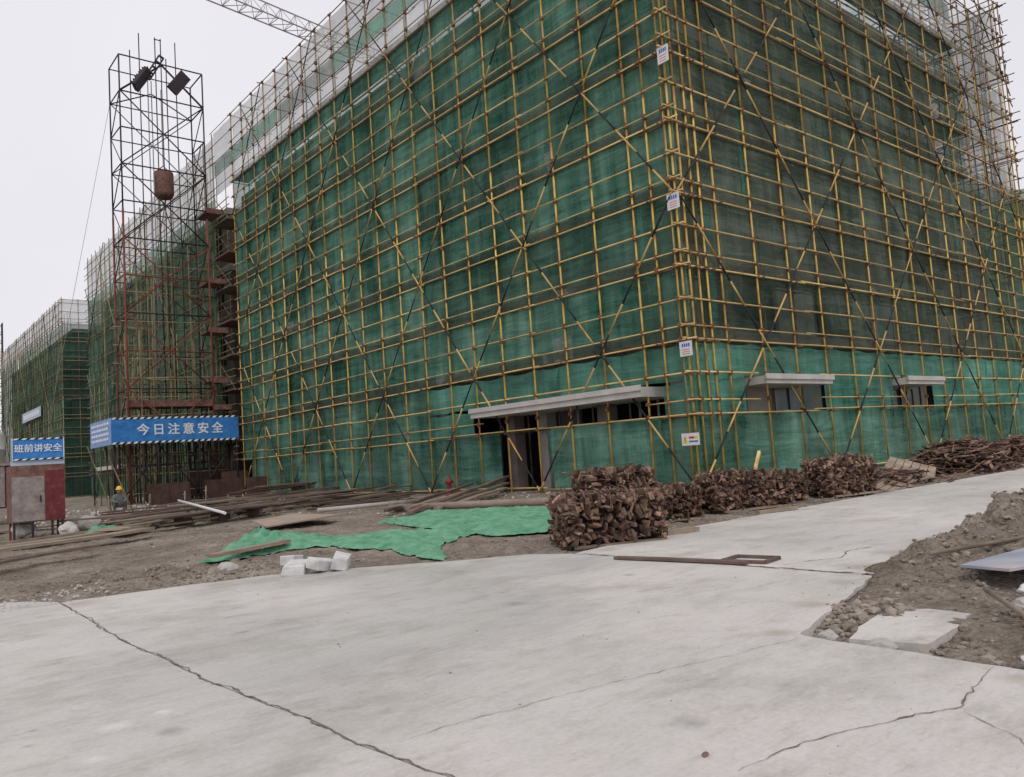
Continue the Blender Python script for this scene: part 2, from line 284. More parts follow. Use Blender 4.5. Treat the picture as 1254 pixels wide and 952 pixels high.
def heap(x,y):
    h=-.045+.03*fb(x,y,1.3,4,3)+.022*fb(x,y,5,4,9)
    h+=.02; h-=.075*max(0,min(1,(-11.3-x)/.4))*(.6+.8*abs(fb(x,y,3,3,31)))+.05*math.exp(-((x+10.4)/.9)**2-((y+10.75)/.3)**2)
    if x>-10.6:
        r=1+.5*fb(x,y,2.6,5,21)+.15*fb(x,y,9,4,23)
        h+=(G(x,y,-7.95,-9.62,.66,.40,.36)+G(x,y,-6.6,-9.7,.9,.5,.42)+G(x,y,-4.5,-9.8,1.6,.6,.5)+G(x,y,-9.15,-9.45,.7,.34,.19)+G(x,y,-9.0,-10.05,.7,.3,.09))*r
    return h+.012*fb(x,y,13,3,2)
def ground_h(x,y):
    if x<-16.5 and y<-2.5 or y<-14 : base_in=True
    else: base_in=any(inpoly(x,y,P) for P in SL)
    h=0
    near=-16<x<30 and -14<y<45
    if not near: return -.16 if base_in else -.03
    if y>-5.4 or (x<-10 and y>-5):          # building side
        h=-.03+.06*fb(x,y,.35,4,3)+.035*fb(x,y,2.2,5,9)+.016*fb(x,y,7,4,19)
        h+=G(x,y,-13.3,-2.3,1.5,.7,.07)+G(x,y,-14.6,-1.0,.7,.9,.05)
        h+=(.14*max(0,fb(x,y,3,4,5))+.04*fb(x,y,9,4,15))*math.exp(-((x+13.2)/1.6)**2-((y+2.2)/1.0)**2)-.10*math.exp(-((x+14.6)/1.0)**2-((y-1.2)/1.2)**2)
        if x>-10: h+=G(x,y,x,-4.2,1,.9,.05)
        if y>2 : h=min(h,.04)
    else:                    # right-hand excavation and heaps
        h=heap(x,y)
    d=min(segd(x,y,P) for P in SL)
    if base_in:
        # heaps spill over the edge of the slab a little
        if y<-8.3 and x>-10.2 and x<2:
            e=heap(x,y)-.012
            return e if e>.006 else -.16
        return -.16
    if d<.25 and y>-9 : h=min(h,-.015+.10*d)+.012*fb(x,y,7,3,2)
    return h
def lines(a,b,fine,segs):
    L=[];
    for s0,s1,st in segs:
        n=max(1,round((s1-s0)/st)); L+=[s0+(s1-s0)*i/n for i in range(n)]
    L.append(segs[-1][1]); return L
xs=lines(0,0,0,[(-2000,-300,400),(-300,-60,60),(-60,-18,6),(-18,-15.2,.3),(-15.2,-5,.065),(-5,8,.2),(8,30,.6),(30,120,10),(120,2000,300)])
ys=lines(0,0,0,[(-600,-60,100),(-60,-14,6),(-14,-11.6,.3),(-11.6,-8.2,.055),(-8.2,-5.6,.3),(-5.6,.5,.075),(.5,8,.15),(8,45,.5),(45,150,12),(150,2500,350)])
mb=MB(); vs=[(x,y,ground_h(x,y)) for y in ys for x in xs]; nx=len(xs)
mb.add(vs,[(j*nx+i,j*nx+i+1,(j+1)*nx+i+1,(j+1)*nx+i) for j in range(len(ys)-1) for i in range(nx-1)],0,True)
tag(mb.build('ground',M['dirt']),kind='structure')

def clip_grid(poly,step,rag=0.0,ragmin=.0):
    """flat polygon cut by a grid -> bmesh"""
    pts=[]
    n=len(poly)
    for i in range(n):
        a=Vector(poly[i]); b=Vector(poly[(i+1)%n]); L=(b-a).length
        k=1 if L>15 or rag==0 else max(1,int(L/.08))
        for j in range(k):
            p=a.lerp(b,j/k)
            if j and rag: 
                nn=Vector((noise.noise(Vector((p.x*3,p.y*3,7)))+.5*noise.noise(Vector((p.x*11,p.y*11,1)))+.35*noise.noise(Vector((p.x*30,p.y*30,1))),noise.noise(Vector((p.x*3,p.y*3,47)))+.5*noise.noise(Vector((p.x*11,p.y*11,41)))+.35*noise.noise(Vector((p.x*30,p.y*30,41))))); p=p+nn*rag*(.35 if p.x<-14.5 and p.y<-3.2 else 1)
            pts.append(p)
    bm=bmesh.new(); f=bm.faces.new([bm.verts.new((p.x,p.y,0)) for p in pts])
    if step:
        x0=min(p.x for p in pts); x1=max(p.x for p in pts); y0=min(p.y for p in pts); y1=max(p.y for p in pts)
        x=x0+step
        while x<x1: bmesh.ops.bisect_plane(bm,geom=bm.verts[:]+bm.edges[:]+bm.faces[:],plane_co=(x,0,0),plane_no=(1,0,0)); x+=step
        y=y0+step
        while y<y1: bmesh.ops.bisect_plane(bm,geom=bm.verts[:]+bm.edges[:]+bm.faces[:],plane_co=(0,y,0),plane_no=(0,1,0)); y+=step
    return bm
def slab(name,poly,m,th=.14,rag=.03,z=0):
    bm=clip_grid(poly,0,rag)
    fs=bm.faces[:]
    if fs[0].normal.z<0: bmesh.ops.reverse_faces(bm,faces=fs)
    bm.normal_update()
    r=bmesh.ops.extrude_face_region(bm,geom=bm.faces[:]); 
    top=[g for g in r['geom'] if isinstance(g,bmesh.types.BMVert)]
    bmesh.ops.translate(bm,verts=top,vec=(0,0,th)); bmesh.ops.translate(bm,verts=bm.verts[:],vec=(0,0,z-th))
    bmesh.ops.recalc_face_normals(bm,faces=bm.faces[:])
    bmesh.ops.triangulate(bm,faces=[f for f in bm.faces if len(f.verts)>4])
    me=bpy.data.meshes.new(name); bm.to_mesh(me); bm.free(); me.materials.append(m)
    o=bpy.data.objects.new(name,me); COL.objects.link(o); return o
# long straight joint edges must wobble too: split them near the camera
def dens(poly,lim=15):
    out=[]
    for i in range(len(poly)):
        a=Vector(poly[i]); b=Vector(poly[(i+1)%len(poly)]); out.append(tuple(a))
        if (b-a).length>lim:
            for t in ([14/(b-a).length,1-14/(b-a).length] if (b-a).length>30 else [.5]): out.append(tuple(a.lerp(b,t)))
    return out
for nm,P,m in (('pavement',slabA,M['conc']),('yard_pavement',slabB,M['conc']),('road',slabC,M['conc2'])):
    tag(slab(nm,dens(P),m),kind='structure')

# cracks : thin irregular dark strips just above the slabs
def crack(pts,w,name='pavement_crack'):
    P=[]
    for i in range(len(pts)-1):
        a=Vector(pts[i]); b=Vector(pts[i+1]); k=max(2,int((b-a).length/.03))
        for j in range(k):
            p=a.lerp(b,j/k); o=.035*noise.noise(Vector((p.x*5,p.y*5,3)))+.02*noise.noise(Vector((p.x*17,p.y*17,3)))
            n=(b-a).normalized(); P.append((p+Vector((-n.y,n.x))*o,Vector((-n.y,n.x))))
    mb=MB(); vs=[]
    for i,(p,n) in enumerate(P):
        ww=w*(.35+abs(noise.noise(Vector((p.x*9,p.y*9,5))))*1.8)*min(1,i/6,(len(P)-i)/10+.1)
        vs+=[(p.x-n.x*ww/2,p.y-n.y*ww/2,.004),(p.x+n.x*ww/2,p.y+n.y*ww/2,.004)]
    mb.add(vs,[(2*i,2*i+2,2*i+3,2*i+1) for i in range(len(P)-1)])
    tag(mb.build(name,M['crackm']),kind='structure')
M['crackm']=noisy('crack_dirt',(.10,.082,.07),(.24,.205,.18),scale=20,rough=1,bump=.3,world=True)
crack([(-12.2,-10.98),(-12.42,-11.02),(-12.65,-11.04),(-12.95,-11.08),(-13.37,-10.91),(-13.73,-10.81),(-14.1,-10.78)],.008)
crack([(-12.93,-11.09),(-13.18,-11.42),(-13.5,-11.8)],.005)
crack([(-12.12,-9.95),(-12.9,-9.8),(-13.9,-9.6),(-14.8,-9.5)],.004)
crack([(-9.9,-8.3),(-9.2,-8.6),(-8.8,-8.45),(-8.2,-8.5)],.012)
crack([(-9.98,-5.8),(-9.98,-7.2),(-9.985,-8.2),(-9.98,-9.3)],.035)
def strip(pts,w,z=.004):
    mb=MB(); vs=[]; 
    a=Vector(pts[0]); b=Vector(pts[1]); k=int((b-a).length/.03); n=(b-a).normalized(); n=Vector((-n.y,n.x))
    for i in range(k+1):
        p=a.lerp(b,i/k); o=.012*noise.noise(Vector((p.x*4,p.y*4,8)))+.01*noise.noise(Vector((p.x*15,p.y*15,8))); ww=w*(.5+abs(noise.noise(Vector((p.x*6,p.y*6,2))))*1.4)
        vs+=[(p.x+n.x*(o-ww/2),p.y+n.y*(o-ww/2),z),(p.x+n.x*(o+ww/2),p.y+n.y*(o+ww/2),z)]
    mb.add(vs,[(2*i,2*i+2,2*i+3,2*i+1) for i in range(k)]); tag(mb.build('pavement_joint',M['crackm']),kind='structure')
crack(JX+[(-14.86,-3.1)],.012,'pavement_joint')

# ------------------------------------------------------------------ scaffold
LIFT=1.93
class Frame:
    def __init__(s,P,d,n): s.P=Vector(P); s.d=Vector(d); s.n=Vector(n)
    def __call__(s,u,v,z): return s.P+s.d*u+s.n*v+Vector((0,0,z))
def net_panel(F,u0,u1,z0,z1,m,parent,v=-.075,name='safety_net',sag=.05,du=.16,billow=.06,skewtop=0):
    nu=max(2,int((u1-u0)/du)); nv=max(2,int((z1-z0)/.32)); mb=MB(); vs=[]; sd=random.random()*50
    for j in range(nv+1):
        t=j/nv
        for i in range(nu+1):
            s=i/nu; u=u0+(u1-u0)*s
            z=z0+(z1-z0)*t - (sag*abs(math.sin(math.pi*u/1.5)) if j==nv else 0) - (sag*.8*math.sin(math.pi*s)*noise.noise(Vector((u,sd,1))) if j==0 else 0)
            env=math.sin(math.pi*t)**.6 if 0<t<1 else .15
            w=billow*env*(noise.noise(Vector((u*.9,z0,sd)))+.6*noise.noise(Vector((u*3.2,t*1.2,sd))))
            vs.append(F(u+skewtop*(1-t)*(1-s),v+w-.02,z))
    mb.add(vs,[(j*(nu+1)+i,j*(nu+1)+i+1,(j+1)*(nu+1)+i+1,(j+1)*(nu+1)+i) for j in range(nv) for i in range(nu)],0,True)
    return mb.build(name,m,parent)
def brace(F,a,b,parent,v=.06,seg=1.0,r=.027):
    p=F(a[0],v,a[1]); q=F(b[0],v,b[1]); L=(q-p).length; n=max(1,round(L/seg)); mb=MB(); ph=random.random()
    k=0; t=0
    while t<L:
        l=seg*random.uniform(.8,1.2) if t>0 else seg*ph; l=min(max(l,.15),L-t)
        x=p.lerp(q,t/L); y=p.lerp(q,(t+l)/L); mb.tube(x,y,r,6,k%2); t+=l+.001; k+=1
    return mb.build('brace',[M['brace'],M['black']],parent)
def uprights(F,us,z0,z1,parent,m,r,n=6,v=0,name='upright',jit=.012,ztop=None):
    for u in us:
        mb=MB(); zz=z1+random.uniform(-.1,.16) if ztop is None else ztop
        a=random.uniform(-jit,jit); b=random.uniform(-jit,jit)
        mb.tube(F(u,v,z0),F(u+a*2,v+b,z0+(zz-z0)*.5),r,n,0,None,True); mb.tube(F(u+a*2,v+b,z0+(zz-z0)*.5),F(u,v,zz),r,n)
        mb.build(name,m,parent)
def ledgers(F,u0,u1,zs,parent,m,r,v=.04,n=6,over=.3,piece=6.0,name='ledger'):
    for z in zs:
        mb=MB(); u=u0-random.uniform(.1,over); k=0
        while u<u1:
            e=min(u+piece,u1+random.uniform(.1,over))
            dz=.03*(k%2)+random.uniform(-.02,.02)
            mb.tube(F(u-.12,v,z+dz),F(e+.12,v,z+dz+random.uniform(-.02,.02)),r,n); u=e+.01; k+=1
            if e>=u1: break
        mb.build(name,m,parent)
def couplers(F,us,zs,parent,v=.02,s=.11):
    mb=MB()
    for z in zs:
        for u in us:
            if random.random()<.9:
                c=F(u+random.uniform(-.01,.01),v,z); mb.box(c,(s*random.uniform(.7,1.1),s*random.uniform(.7,1.1),s*random.uniform(.8,1.3)),random.random())
    o=mb.build('coupler',M['coupler'],parent); o['kind']='stuff'; return o

SC=empty('scaffold',(0,0,0))
tag(SC,'yellow pipe scaffold with green netting wrapped around the near corner of the big building','scaffold')
FL=Frame((0,0,0),(0,1,0),(-1,0,0)); FR=Frame((0,0,0),(1,0,0),(0,-1,0)); FE=Frame((26.3,0,0),(0,1,0),(1,0,0))
LU=[.17,.78]+[1.46+1.5*i for i in range(20)]; RU=[.0,.34,.7,1.07,1.72]+[3.42+1.7*i for i in range(13)]+[25.2,25.75,26.3]
TOP=11*LIFT
uprights(FL,LU,-.05,TOP,SC,M['yellow'],.030)
uprights(FR,RU,-.05,TOP,SC,M['yellow'],.030)
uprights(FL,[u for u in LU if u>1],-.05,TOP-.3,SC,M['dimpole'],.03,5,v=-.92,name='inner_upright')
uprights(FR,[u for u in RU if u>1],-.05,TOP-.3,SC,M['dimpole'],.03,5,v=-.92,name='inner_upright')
uprights(FE,[1.0,2.5,4,5.5,7,8.5,10],-.05,TOP,SC,M['ledger'],.026,5,name='return_upright')
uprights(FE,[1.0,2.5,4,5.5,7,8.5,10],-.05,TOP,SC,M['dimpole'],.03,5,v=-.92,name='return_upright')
zs=[]
for k in range(0,12):
    zs+= [k*LIFT]
    if k<11: zs+=[k*LIFT+.36] if k>0 else []
    if k<11: zs+=[k*LIFT+1.06] if k>0 else []
zL=[z if z>0 else .08 for z in zs]
def split_led(F,u1,gaps):
    for z in zL:
        g=[q for q in gaps if q[2]<z<q[3]]
        if g: 
            u=0
            for q in sorted(g):
                if q[0]>u: ledgers(F,u,q[0],[z],SC,M['ledger'],(.018 if abs((z%LIFT)-.36)<.01 else .024),over=.12)
                u=q[1]
            ledgers(F,u,u1,[z],SC,M['ledger'],(.018 if abs((z%LIFT)-.36)<.01 else .024))
        else: ledgers(F,0,u1,[z],SC,M['ledger'],(.018 if abs((z%LIFT)-.36)<.01 else .024),over=.2)
split_led(FL,30.0,[(1.3,9.1,2.2,2.95)]); split_led(FR,26.3,[(2.75,6.5,2.2,3.0),(11.4,14.5,2.2,3.0)])
ledgers(FL,29.5,33,[9*LIFT+.4,9*LIFT+1.06,10*LIFT,10*LIFT+1.06,11*LIFT],SC,M['ledger'],.02,over=.1)
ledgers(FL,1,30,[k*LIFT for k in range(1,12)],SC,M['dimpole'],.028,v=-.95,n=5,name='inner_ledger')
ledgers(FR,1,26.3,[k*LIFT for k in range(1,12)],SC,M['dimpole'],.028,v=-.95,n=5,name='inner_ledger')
ledgers(FE,0,10,[z for z in zL if z>10],SC,M['dimpole'],.026,v=.03,n=5,name='return_ledger')
ledgers(FE,0,10,[k*LIFT for k in range(6,12)],SC,M['dimpole'],.026,v=-.95,n=5,name='return_ledger')
couplers(FL,LU,zL,SC); couplers(FR,RU,zL,SC)
# transoms, one lot per wall
for F,us in ((FL,LU),(FR,RU)):
    mb=MB()
    for k in range(1,12):
        for u in us:
            if random.random()<.85: mb.tube(F(u+.06,random.uniform(.08,.3),k*LIFT-.05),F(u+.06,-1.1,k*LIFT-.05),.026,5)
    mb.build('transom',M['dimpole'],SC)['kind']='stuff'
# decks and toe strips
for F,L_ in ((FL,30.0),(FR,20.3)):
    for k in range(2,10):
        mb=MB(); u=.9
        while u<L_:
            l=min(3,L_-u)
            for q in range(3): mb.box(F(u+l/2,-.2-.27*q,k*LIFT+.06+random.uniform(0,.02)),(abs(F.d.x)*l*.99+abs(F.n.x)*.24,abs(F.d.y)*l*.99+abs(F.n.y)*.24,.045))
            u+=l
        mb.build('walkway_deck',M['board'],SC)
# dusty strips of toe netting between the deck pole and the toe pole
for F,L_ in ((FL,30.0),(FR,26.3)):
    for k in range(2,10):
        net_panel(F,0,L_,k*LIFT+.01,k*LIFT+.36,M['toe'],SC,v=-.03,name='toe_net',du=.3,billow=.02,sag=.03)
# scissor braces
def braces(F,per,L_,half,H=TOP,minstart=0):
    sl=2*LIFT/(per/2)
    n=int(L_/per)+6
    for i in range(-6,n):
        u0=i*per
        for sgn in (1,-1):
            # line z = sl*(u-u0)*sgn
            ua,za=u0,0.0
            ub=u0+sgn*H/sl
            lo,hi=0.0,L_
            # clip to 0..L_
            def zat(u): return sl*(u-u0)*sgn
            a,b=(ua,ub) if sgn>0 else (ub,ua)
            a=max(a,lo); b=min(b,hi)
            if b-a<1.2: continue
            brace(F,(a,zat(a)),(b,zat(b)),SC,v=.07 if sgn>0 else .1)
braces(FL,6.0,30.0,0); braces(FR,6.85,26.3,0)
# netting: green on nine lifts with the openings left free
def lift_nets(F,L_,m,pieces,k,par,z0=None,z1=None,segs=None):
    z0=k*LIFT+.03 if z0 is None else z0; z1=(k+1)*LIFT+.03 if z1 is None else z1
    for a,b in (segs or [(u,min(u+pieces,L_)) for u in [i*pieces for i in range(math.ceil(L_/pieces-.01))]]):
        net_panel(F,a-.06,b+.10,z0-.03,z1+.05,m,par,v=-.07-random.uniform(0,.03),billow=random.choice((.06,.1,.16)),sag=.07)
for k in range(9):
    if k==0:
        lift_nets(FL,30,M['net'],6,0,SC,.1,1.93,[(0,1.46),(1.46,5.4),(8.1,12),(12,18),(18,24),(24,29)])
        lift_nets(FR,26.3,M['net'],6,0,SC,.1,1.93,[(0,1.07),(1.07,6.8),(6.8,11.9),(11.9,18.7),(18.7,26.3)])
    elif k==1:
        lift_nets(FL,30,M['net_new'],6,1,SC,1.93,2.75,[(0,.9),(9.4,12)]); lift_nets(FL,30,M['net_new'],6,1,SC,2.86,3.75,[(0,1.6),(1.6,5),(5,9.2),(9.2,12)])
        lift_nets(FL,30,M['net'],6,1,SC,None,None,[(12,18),(18,24),(24,30)])
        lift_nets(FR,26,M['net_new'],6,1,SC,1.93,3.8,[(0,2.4),(6.8,11.2),(14.6,20),(20,26.3)]); lift_nets(FR,26,M['net_new'],6,1,SC,2.98,3.8,[(2.4,6.8),(11.2,14.6)])
    else:
        lift_nets(FL,30,M['net'],6,k,SC)
        if k<6: lift_nets(FR,26.3,M['net_olive'],6.85,k,SC)
        else: lift_nets(FR,20.3,M['net_olive'],6.85,k,SC)
# torn flap beside the door opening
net_panel(FL,5.2,5.75,.1,1.9,M['net'],SC,v=-.12,skewtop=.55,billow=.10)
# overlaps of neighbouring net widths read as paler upright streaks
for F,L_,st in ((FL,30,3.0),(FR,26,3.4)):
    u=1.2
    while u<L_:
        k0=random.randint(0,6); k1=min(9,k0+random.randint(1,4))
        if u>20 and F is FR: k1=min(k1,6)
        if k0<2: k0=2
        if k1>k0: net_panel(F,u,u+random.uniform(.12,.32),k0*LIFT,k1*LIFT-.1,M['seam'],SC,v=-.04,name='net_overlap',du=.08,billow=.08)
        u+=random.uniform(.5,1.2)*st*.7
# small pale worn patches
for i in range(14):
    u=random.uniform(2,27); k=random.randint(2,8); w_=random.uniform(.3,.9); net_panel(FL,u,u+w_,k*LIFT+.05,k*LIFT+random.uniform(.25,.8),M['haze'],SC,v=-.03,name='net_patch',du=.1,billow=.1)
for i in range(10):
    u=random.uniform(2,18); k=random.randint(3,8); w_=random.uniform(.3,.8); net_panel(FR,u,u+w_,k*LIFT+.05,k*LIFT+random.uniform(.2,.5),M['haze'],SC,v=-.03,name='net_patch',du=.1,billow=.1)
# white netting above the roof line
for F,L_ in ((FL,30.0),(FR,20.3)):
    for i in range(int(L_/6)+ (1 if L_%6>1 or F is FL else 0)):
        a=i*6; b=min(a+6,L_) if F is FR else min(a+6,33.0)
        net_panel(F,a,b,9*LIFT+.05,9*LIFT+2.1,M['net_white'],SC,v=-.10,name='white_net')
        net_panel(F,a,b,9*LIFT+1.2,9*LIFT+2.0,M['net'] if i%3 else M['net_olive'],SC,v=-.03,name='parapet_net',billow=.05)
        net_panel(F,a,b,9*LIFT+2.0,11*LIFT,M['net_white'],SC,name='white_net')
for k in range(6,11): net_panel(FE,.2,10,k*LIFT,(k+1)*LIFT-.1,M['haze'],SC,v=-.95,name='white_net',billow=.2); net_panel(FR,20.4,26.2,k*LIFT,(k+1)*LIFT-.1,M['haze'],SC,v=-.9,name='torn_net',billow=.3); net_panel(FE,.2,10,k*LIFT,(k+1)*LIFT-.1,M['net_white'],SC,v=-.05,name='white_net')
for i in range(4):
    a=20.6+i*1.4; net_panel(FR,a,a+1.3,11.9+random.uniform(0,4),14.5+random.uniform(0,3),M['net_olive'],SC,v=-.9,name='loose_net',billow=.2)
# loose end poles and clutter at the far corner
mb=MB()
for i in range(150):
    x=random.uniform(20.6,26.2); z=11.9+random.uniform(0,9); y=random.uniform(.1,4)
    a=random.uniform(0,6.28); mb.tube((x,y,z),(x+math.cos(a)*1.6,y+abs(math.sin(a))*1.6,z+random.uniform(-1,1)),.025,5)
mb.build('loose_pole',M['dimpole'],SC)['kind']='stuff'
mb=MB()
for i in range(26):
    z=3*LIFT+i*.62; mb.tube((26.1,-.12,z),(26.9,.1+random.uniform(-.1,.3),z),.024,5)
mb.build('end_tie',M['dimpole'],SC)['kind']='stuff'

# ------------------------------------------------------------------ building frame behind the nets
def facade(F,L_,H,fl,bay,root,wallm,v0=-1.3,open_ranges=()):
    # slabs/columns proud, infill behind
    nf=round(H/fl)
    for f in range(nf):
        z0=f*fl; z1=z0+fl
        mb=MB()
        def bx(u0,u1,va,vb,za,zb,mbx): 
            a=F(u0,va,za); b=F(u1,vb,zb); mbx.rng(min(a.x,b.x),max(a.x,b.x),min(a.y,b.y),max(a.y,b.y),za,zb)
        bx(0,L_,v0,v0-.35,z1-.45,z1,mb)
        mb.build('floor_beam',M['concw'],root)
        mw=MB(); u=.25; 
        n=int((L_-.5)/bay)
        bw=(L_-.5)/n
        for i in range(n):
            a=.25+i*bw; b=a+bw
            if any(q[0]<(a+b)/2<q[1] and f==0 for q in open_ranges): continue
            bx(a+.25,b-.25,v0-.08,v0-.28,z0,z0+1.0,mw)
            bx(a+.25,a+1.1,v0-.08,v0-.28,z0+1.0,z1-.45,mw); bx(b-1.1,b-.25,v0-.08,v0-.28,z0+1.0,z1-.45,mw)
            fr=MB(); bx(a+1.1,b-1.1,v0-.2,v0-.24,z0+1.0,z1-.45,fr); w=fr.build('unlit_opening',M['dark'],root)  # near-black sheet painted as the shade inside an empty opening
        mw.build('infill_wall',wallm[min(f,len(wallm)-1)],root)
    for i in range(int((L_-.5)/bay)+1):
        a=.25+i*((L_-.5)/int((L_-.5)/bay)); c=MB(); p=F(a,v0+.02,0); q=F(a,v0-.42,0)
        c.box(((p.x+q.x)/2,(p.y+q.y)/2,H/2-.01),(.44,.44,H)); c.build('column',M['concw'],root)
BL=empty('concrete_building',(1.3,1.3,0)); 
def pin(o): pass
tag(BL,'unfinished grey concrete building behind the yellow scaffold and green nets','building')
BLr=empty('tmp'); 
def reparent(tmp,root):
    for o in [c for c in bpy.data.objects if c.parent==tmp]:
        o.parent=root; o.matrix_parent_inverse=Matrix.Identity(4); o.location=Vector(o.location)-root.location
    bpy.data.objects.remove(tmp)
FLb=Frame((0,1.3,0),(0,1,0),(-1,0,0)); FRb=Frame((1.3,0,0),(1,0,0),(0,-1,0))
facade(FLb,28.7,17.35,3.47,5.0,BLr,[M['brick'],M['brick'],M['brick']],v0=-1.3,open_ranges=[(0,9)])
facade(FRb,19.0,17.35,3.47,4.8,BLr,[M['beige'],M['concw'],M['brick']],v0=-1.3,open_ranges=[(1.2,6),(9.5,14)])
# back-up volumes (rooms in the dark), roof
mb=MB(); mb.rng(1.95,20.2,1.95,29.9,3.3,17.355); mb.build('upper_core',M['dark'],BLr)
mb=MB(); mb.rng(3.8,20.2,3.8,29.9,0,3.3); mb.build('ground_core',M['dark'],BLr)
mb=MB(); mb.rng(1.25,20.4,1.25,30.0,17.36,17.5); mb.build('roof_slab',M['concw'],BLr)
mb=MB(); mb.rng(20.45,25.1,1.35,29,0,11.9); mb.build('low_wing',M['brick'],BLr)
mb=MB(); mb.rng(20.45,25.3,1.2,29,11.92,12.1); mb.build('wing_roof',M['concw'],BLr)
# rooms seen under the canopies
mb=MB(); mb.rng(1.9,2.0,6.0,8.0,0,3.0); mb.build('porch_wall',noisy('porch_grey',(.11,.10,.11),(.17,.155,.165),scale=2,rough=.9,bump=.1,world=True),BLr)
for y,w in ((8.0,.55),(3.7,.5)):
    mb=MB(); mb.box((.95,y+.2,1.4),(.45,w*.8,2.78)); mb.build('porch_column',M['brick'],BLr)
for y in (1.3,2.3,3.0,4.6,5.6,9.0):
    mb=MB(); mb.tube((1.4,y,0),(1.4,y,2.7),.04,6); mb.build('prop',M['concw'],BLr)
mb=MB(); mb.rng(3.9,5.9,1.0,1.1,1.2,2.9); mb.build('plaster_panel',M['beige'],BLr)
mb=MB(); mb.rng(5.25,7.4,.92,.98,1.3,2.75); wn=mb.build('window',[M['glass']],BLr); mb=MB(); mb.rng(5.95,6.0,.88,.915,1.3,2.75); mb.rng(5.2,7.4,.88,.915,1.26,1.3); mb.build('frame',M['steel'],wn)
mb=MB(); mb.rng(12,16,.95,1.05,0,2.9); mb.build('plaster_panel',M['beige'],BLr)
for x in (12.4,13.6): 
    mb=MB(); mb.rng(x,x+.95,.90,.94,1.5,2.6); wn=mb.build('window',M['glass'],BLr)
    mb=MB(); mb.rng(x+.45,x+.5,.87,.897,1.5,2.6); mb.rng(x-.04,x,.87,.94,1.46,2.64); mb.rng(x+.95,x+.99,.87,.94,1.46,2.64); mb.build('frame',M['steel'],wn)
# canopies
def canopy(x0,x1,y0,y1,z0,z1,axis,root):
    mb=MB(); mb.rng(x0,x1,y0,y1,z0,z1); 
    if axis=='y': mb.rng(x0-.05,x0+.002,y0-.05,y1+.05,z1-.10,z1+.05)
    else: mb.rng(x0-.05,x1+.05,y0-.05,y0+.002,z1-.10,z1+.05)
    return mb.build('canopy_slab',M['slabw'],root)
canopy(-.36,1.5,1.42,8.95,2.5,2.77,'y',BLr); canopy(2.85,6.4,-.36,1.3,2.68,2.9,'x',BLr); canopy(11.5,14.4,-.36,1.3,2.70,2.93,'x',BLr)
reparent(BLr,BL)

# ------------------------------------------------------------------ far blocks with their own scaffolds
def far_block(name,label,blabel,y0,y1,x1,H,top,col=M['net_far'],frontface=False,sect=1,canopy_y=None):
    S=empty(name,(0,y0,0)); tag(S,label,'scaffold','netted scaffolds of the far blocks')
    F=Frame((0,y0,0),(0,1,0),(-1,0,0)); F2=Frame((0,y0,0),(1,0,0),(0,-1,0)); L_=y1-y0
    T=empty('tmp')
    us=[i*1.5 for i in range(int(L_/1.5)+1)]
    uprights(F,us,0,top,T,M['farpole'],.034,5,jit=.04)
    z=[];
    for k in range(int(top/LIFT)+1): z+=[k*LIFT+.05]+([k*LIFT+.4,k*LIFT+1.06] if k else [])
    ledgers(F,0,L_,[q for q in z if q<top],T,M['farpole'],.028,n=5)
    mb=MB()
    for u in us:
        for du,dv in ((.5,-.9),(1.0,-.2)): mb.tube(F(u+du*random.uniform(.6,1.1),dv,0),F(u+du,dv,top-1),.026,5)
    mb.build('inner_pole',M['farpole'],T)['kind']='stuff'
    sl=2*LIFT/3
    for i in range(-4,int(L_/6)+4):
        for sg in (1,-1):
            a,b=sorted((i*6,i*6+sg*top/sl)); a=max(a,0); b=min(b,L_)
            if b-a>1: 
                mb=MB(); mb.tube(F(a,.07,sl*(a-i*6)*sg),F(b,.07,sl*(b-i*6)*sg),.03,5); mb.build('brace',M['black'] if i%2 else M['farpole'],T)
    nk=round(H/LIFT)
    for k in range(nk):
        for u in range(0,math.ceil(L_/9)):
            net_panel(F,u*9,min(u*9+9,L_),k*LIFT,(k+1)*LIFT,col,T,du=.5,billow=.1)
    for u in range(0,math.ceil(L_/9)):
        net_panel(F,u*9,min(u*9+9,L_),nk*LIFT,top-.1,M['net_white'],T,du=.5,name='white_net')
    if frontface:
        uprights(F2,[i*1.5 for i in range(1,9)],0,top,T,M['farpole'],.034,5); ledgers(F2,0,12,[q for q in z if q<top],T,M['farpole'],.028,n=5)
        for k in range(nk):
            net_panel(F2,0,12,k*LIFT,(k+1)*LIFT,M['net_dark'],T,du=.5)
        net_panel(F2,0,12,nk*LIFT,top-.1,M['net_white'],T,du=.5,name='white_net')
    reparent(T,S)
    B=empty('far_building',(1.3,y0+1.3,0)); tag(B,blabel,'building','concrete blocks further along the row')
    T=empty('tmp'); nf=round(H/3.4); fh=H/nf
    for f in range(nf):
        mb=MB(); mb.rng(1.3,x1,y0+1.3,y1,f*fh,f*fh+fh-.4); mb.build('storey_wall',M['brick'],T)
        mb=MB(); mb.rng(1.2,x1+.1,y0+1.2,y1+.05,f*fh+fh-.4,f*fh+fh-.003); mb.build('floor_beam',M['concw'],T)
        u=y0+2.5
        while u<y1-2.5: mb=MB(); mb.rng(1.24,1.297,u,u+2.2,f*fh+.9,f*fh+fh-.45); u+=4.2; mb.build('window',M['dark'],T)  # dark sheet stands for the unlit room behind each opening
    if canopy_y: mb=MB(); mb.rng(-.4,1.19,canopy_y[0],canopy_y[1],2.2,2.5); mb.build('canopy_slab',M['slabw'],T)
    reparent(T,B)
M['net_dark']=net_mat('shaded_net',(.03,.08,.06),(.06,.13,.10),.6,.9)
far_block('scaffold','green netted scaffold with dull poles just behind the steel hoist tower','second concrete block behind the steel hoist tower',33,65.4,20,17.3,21.1,canopy_y=(54,61.5))
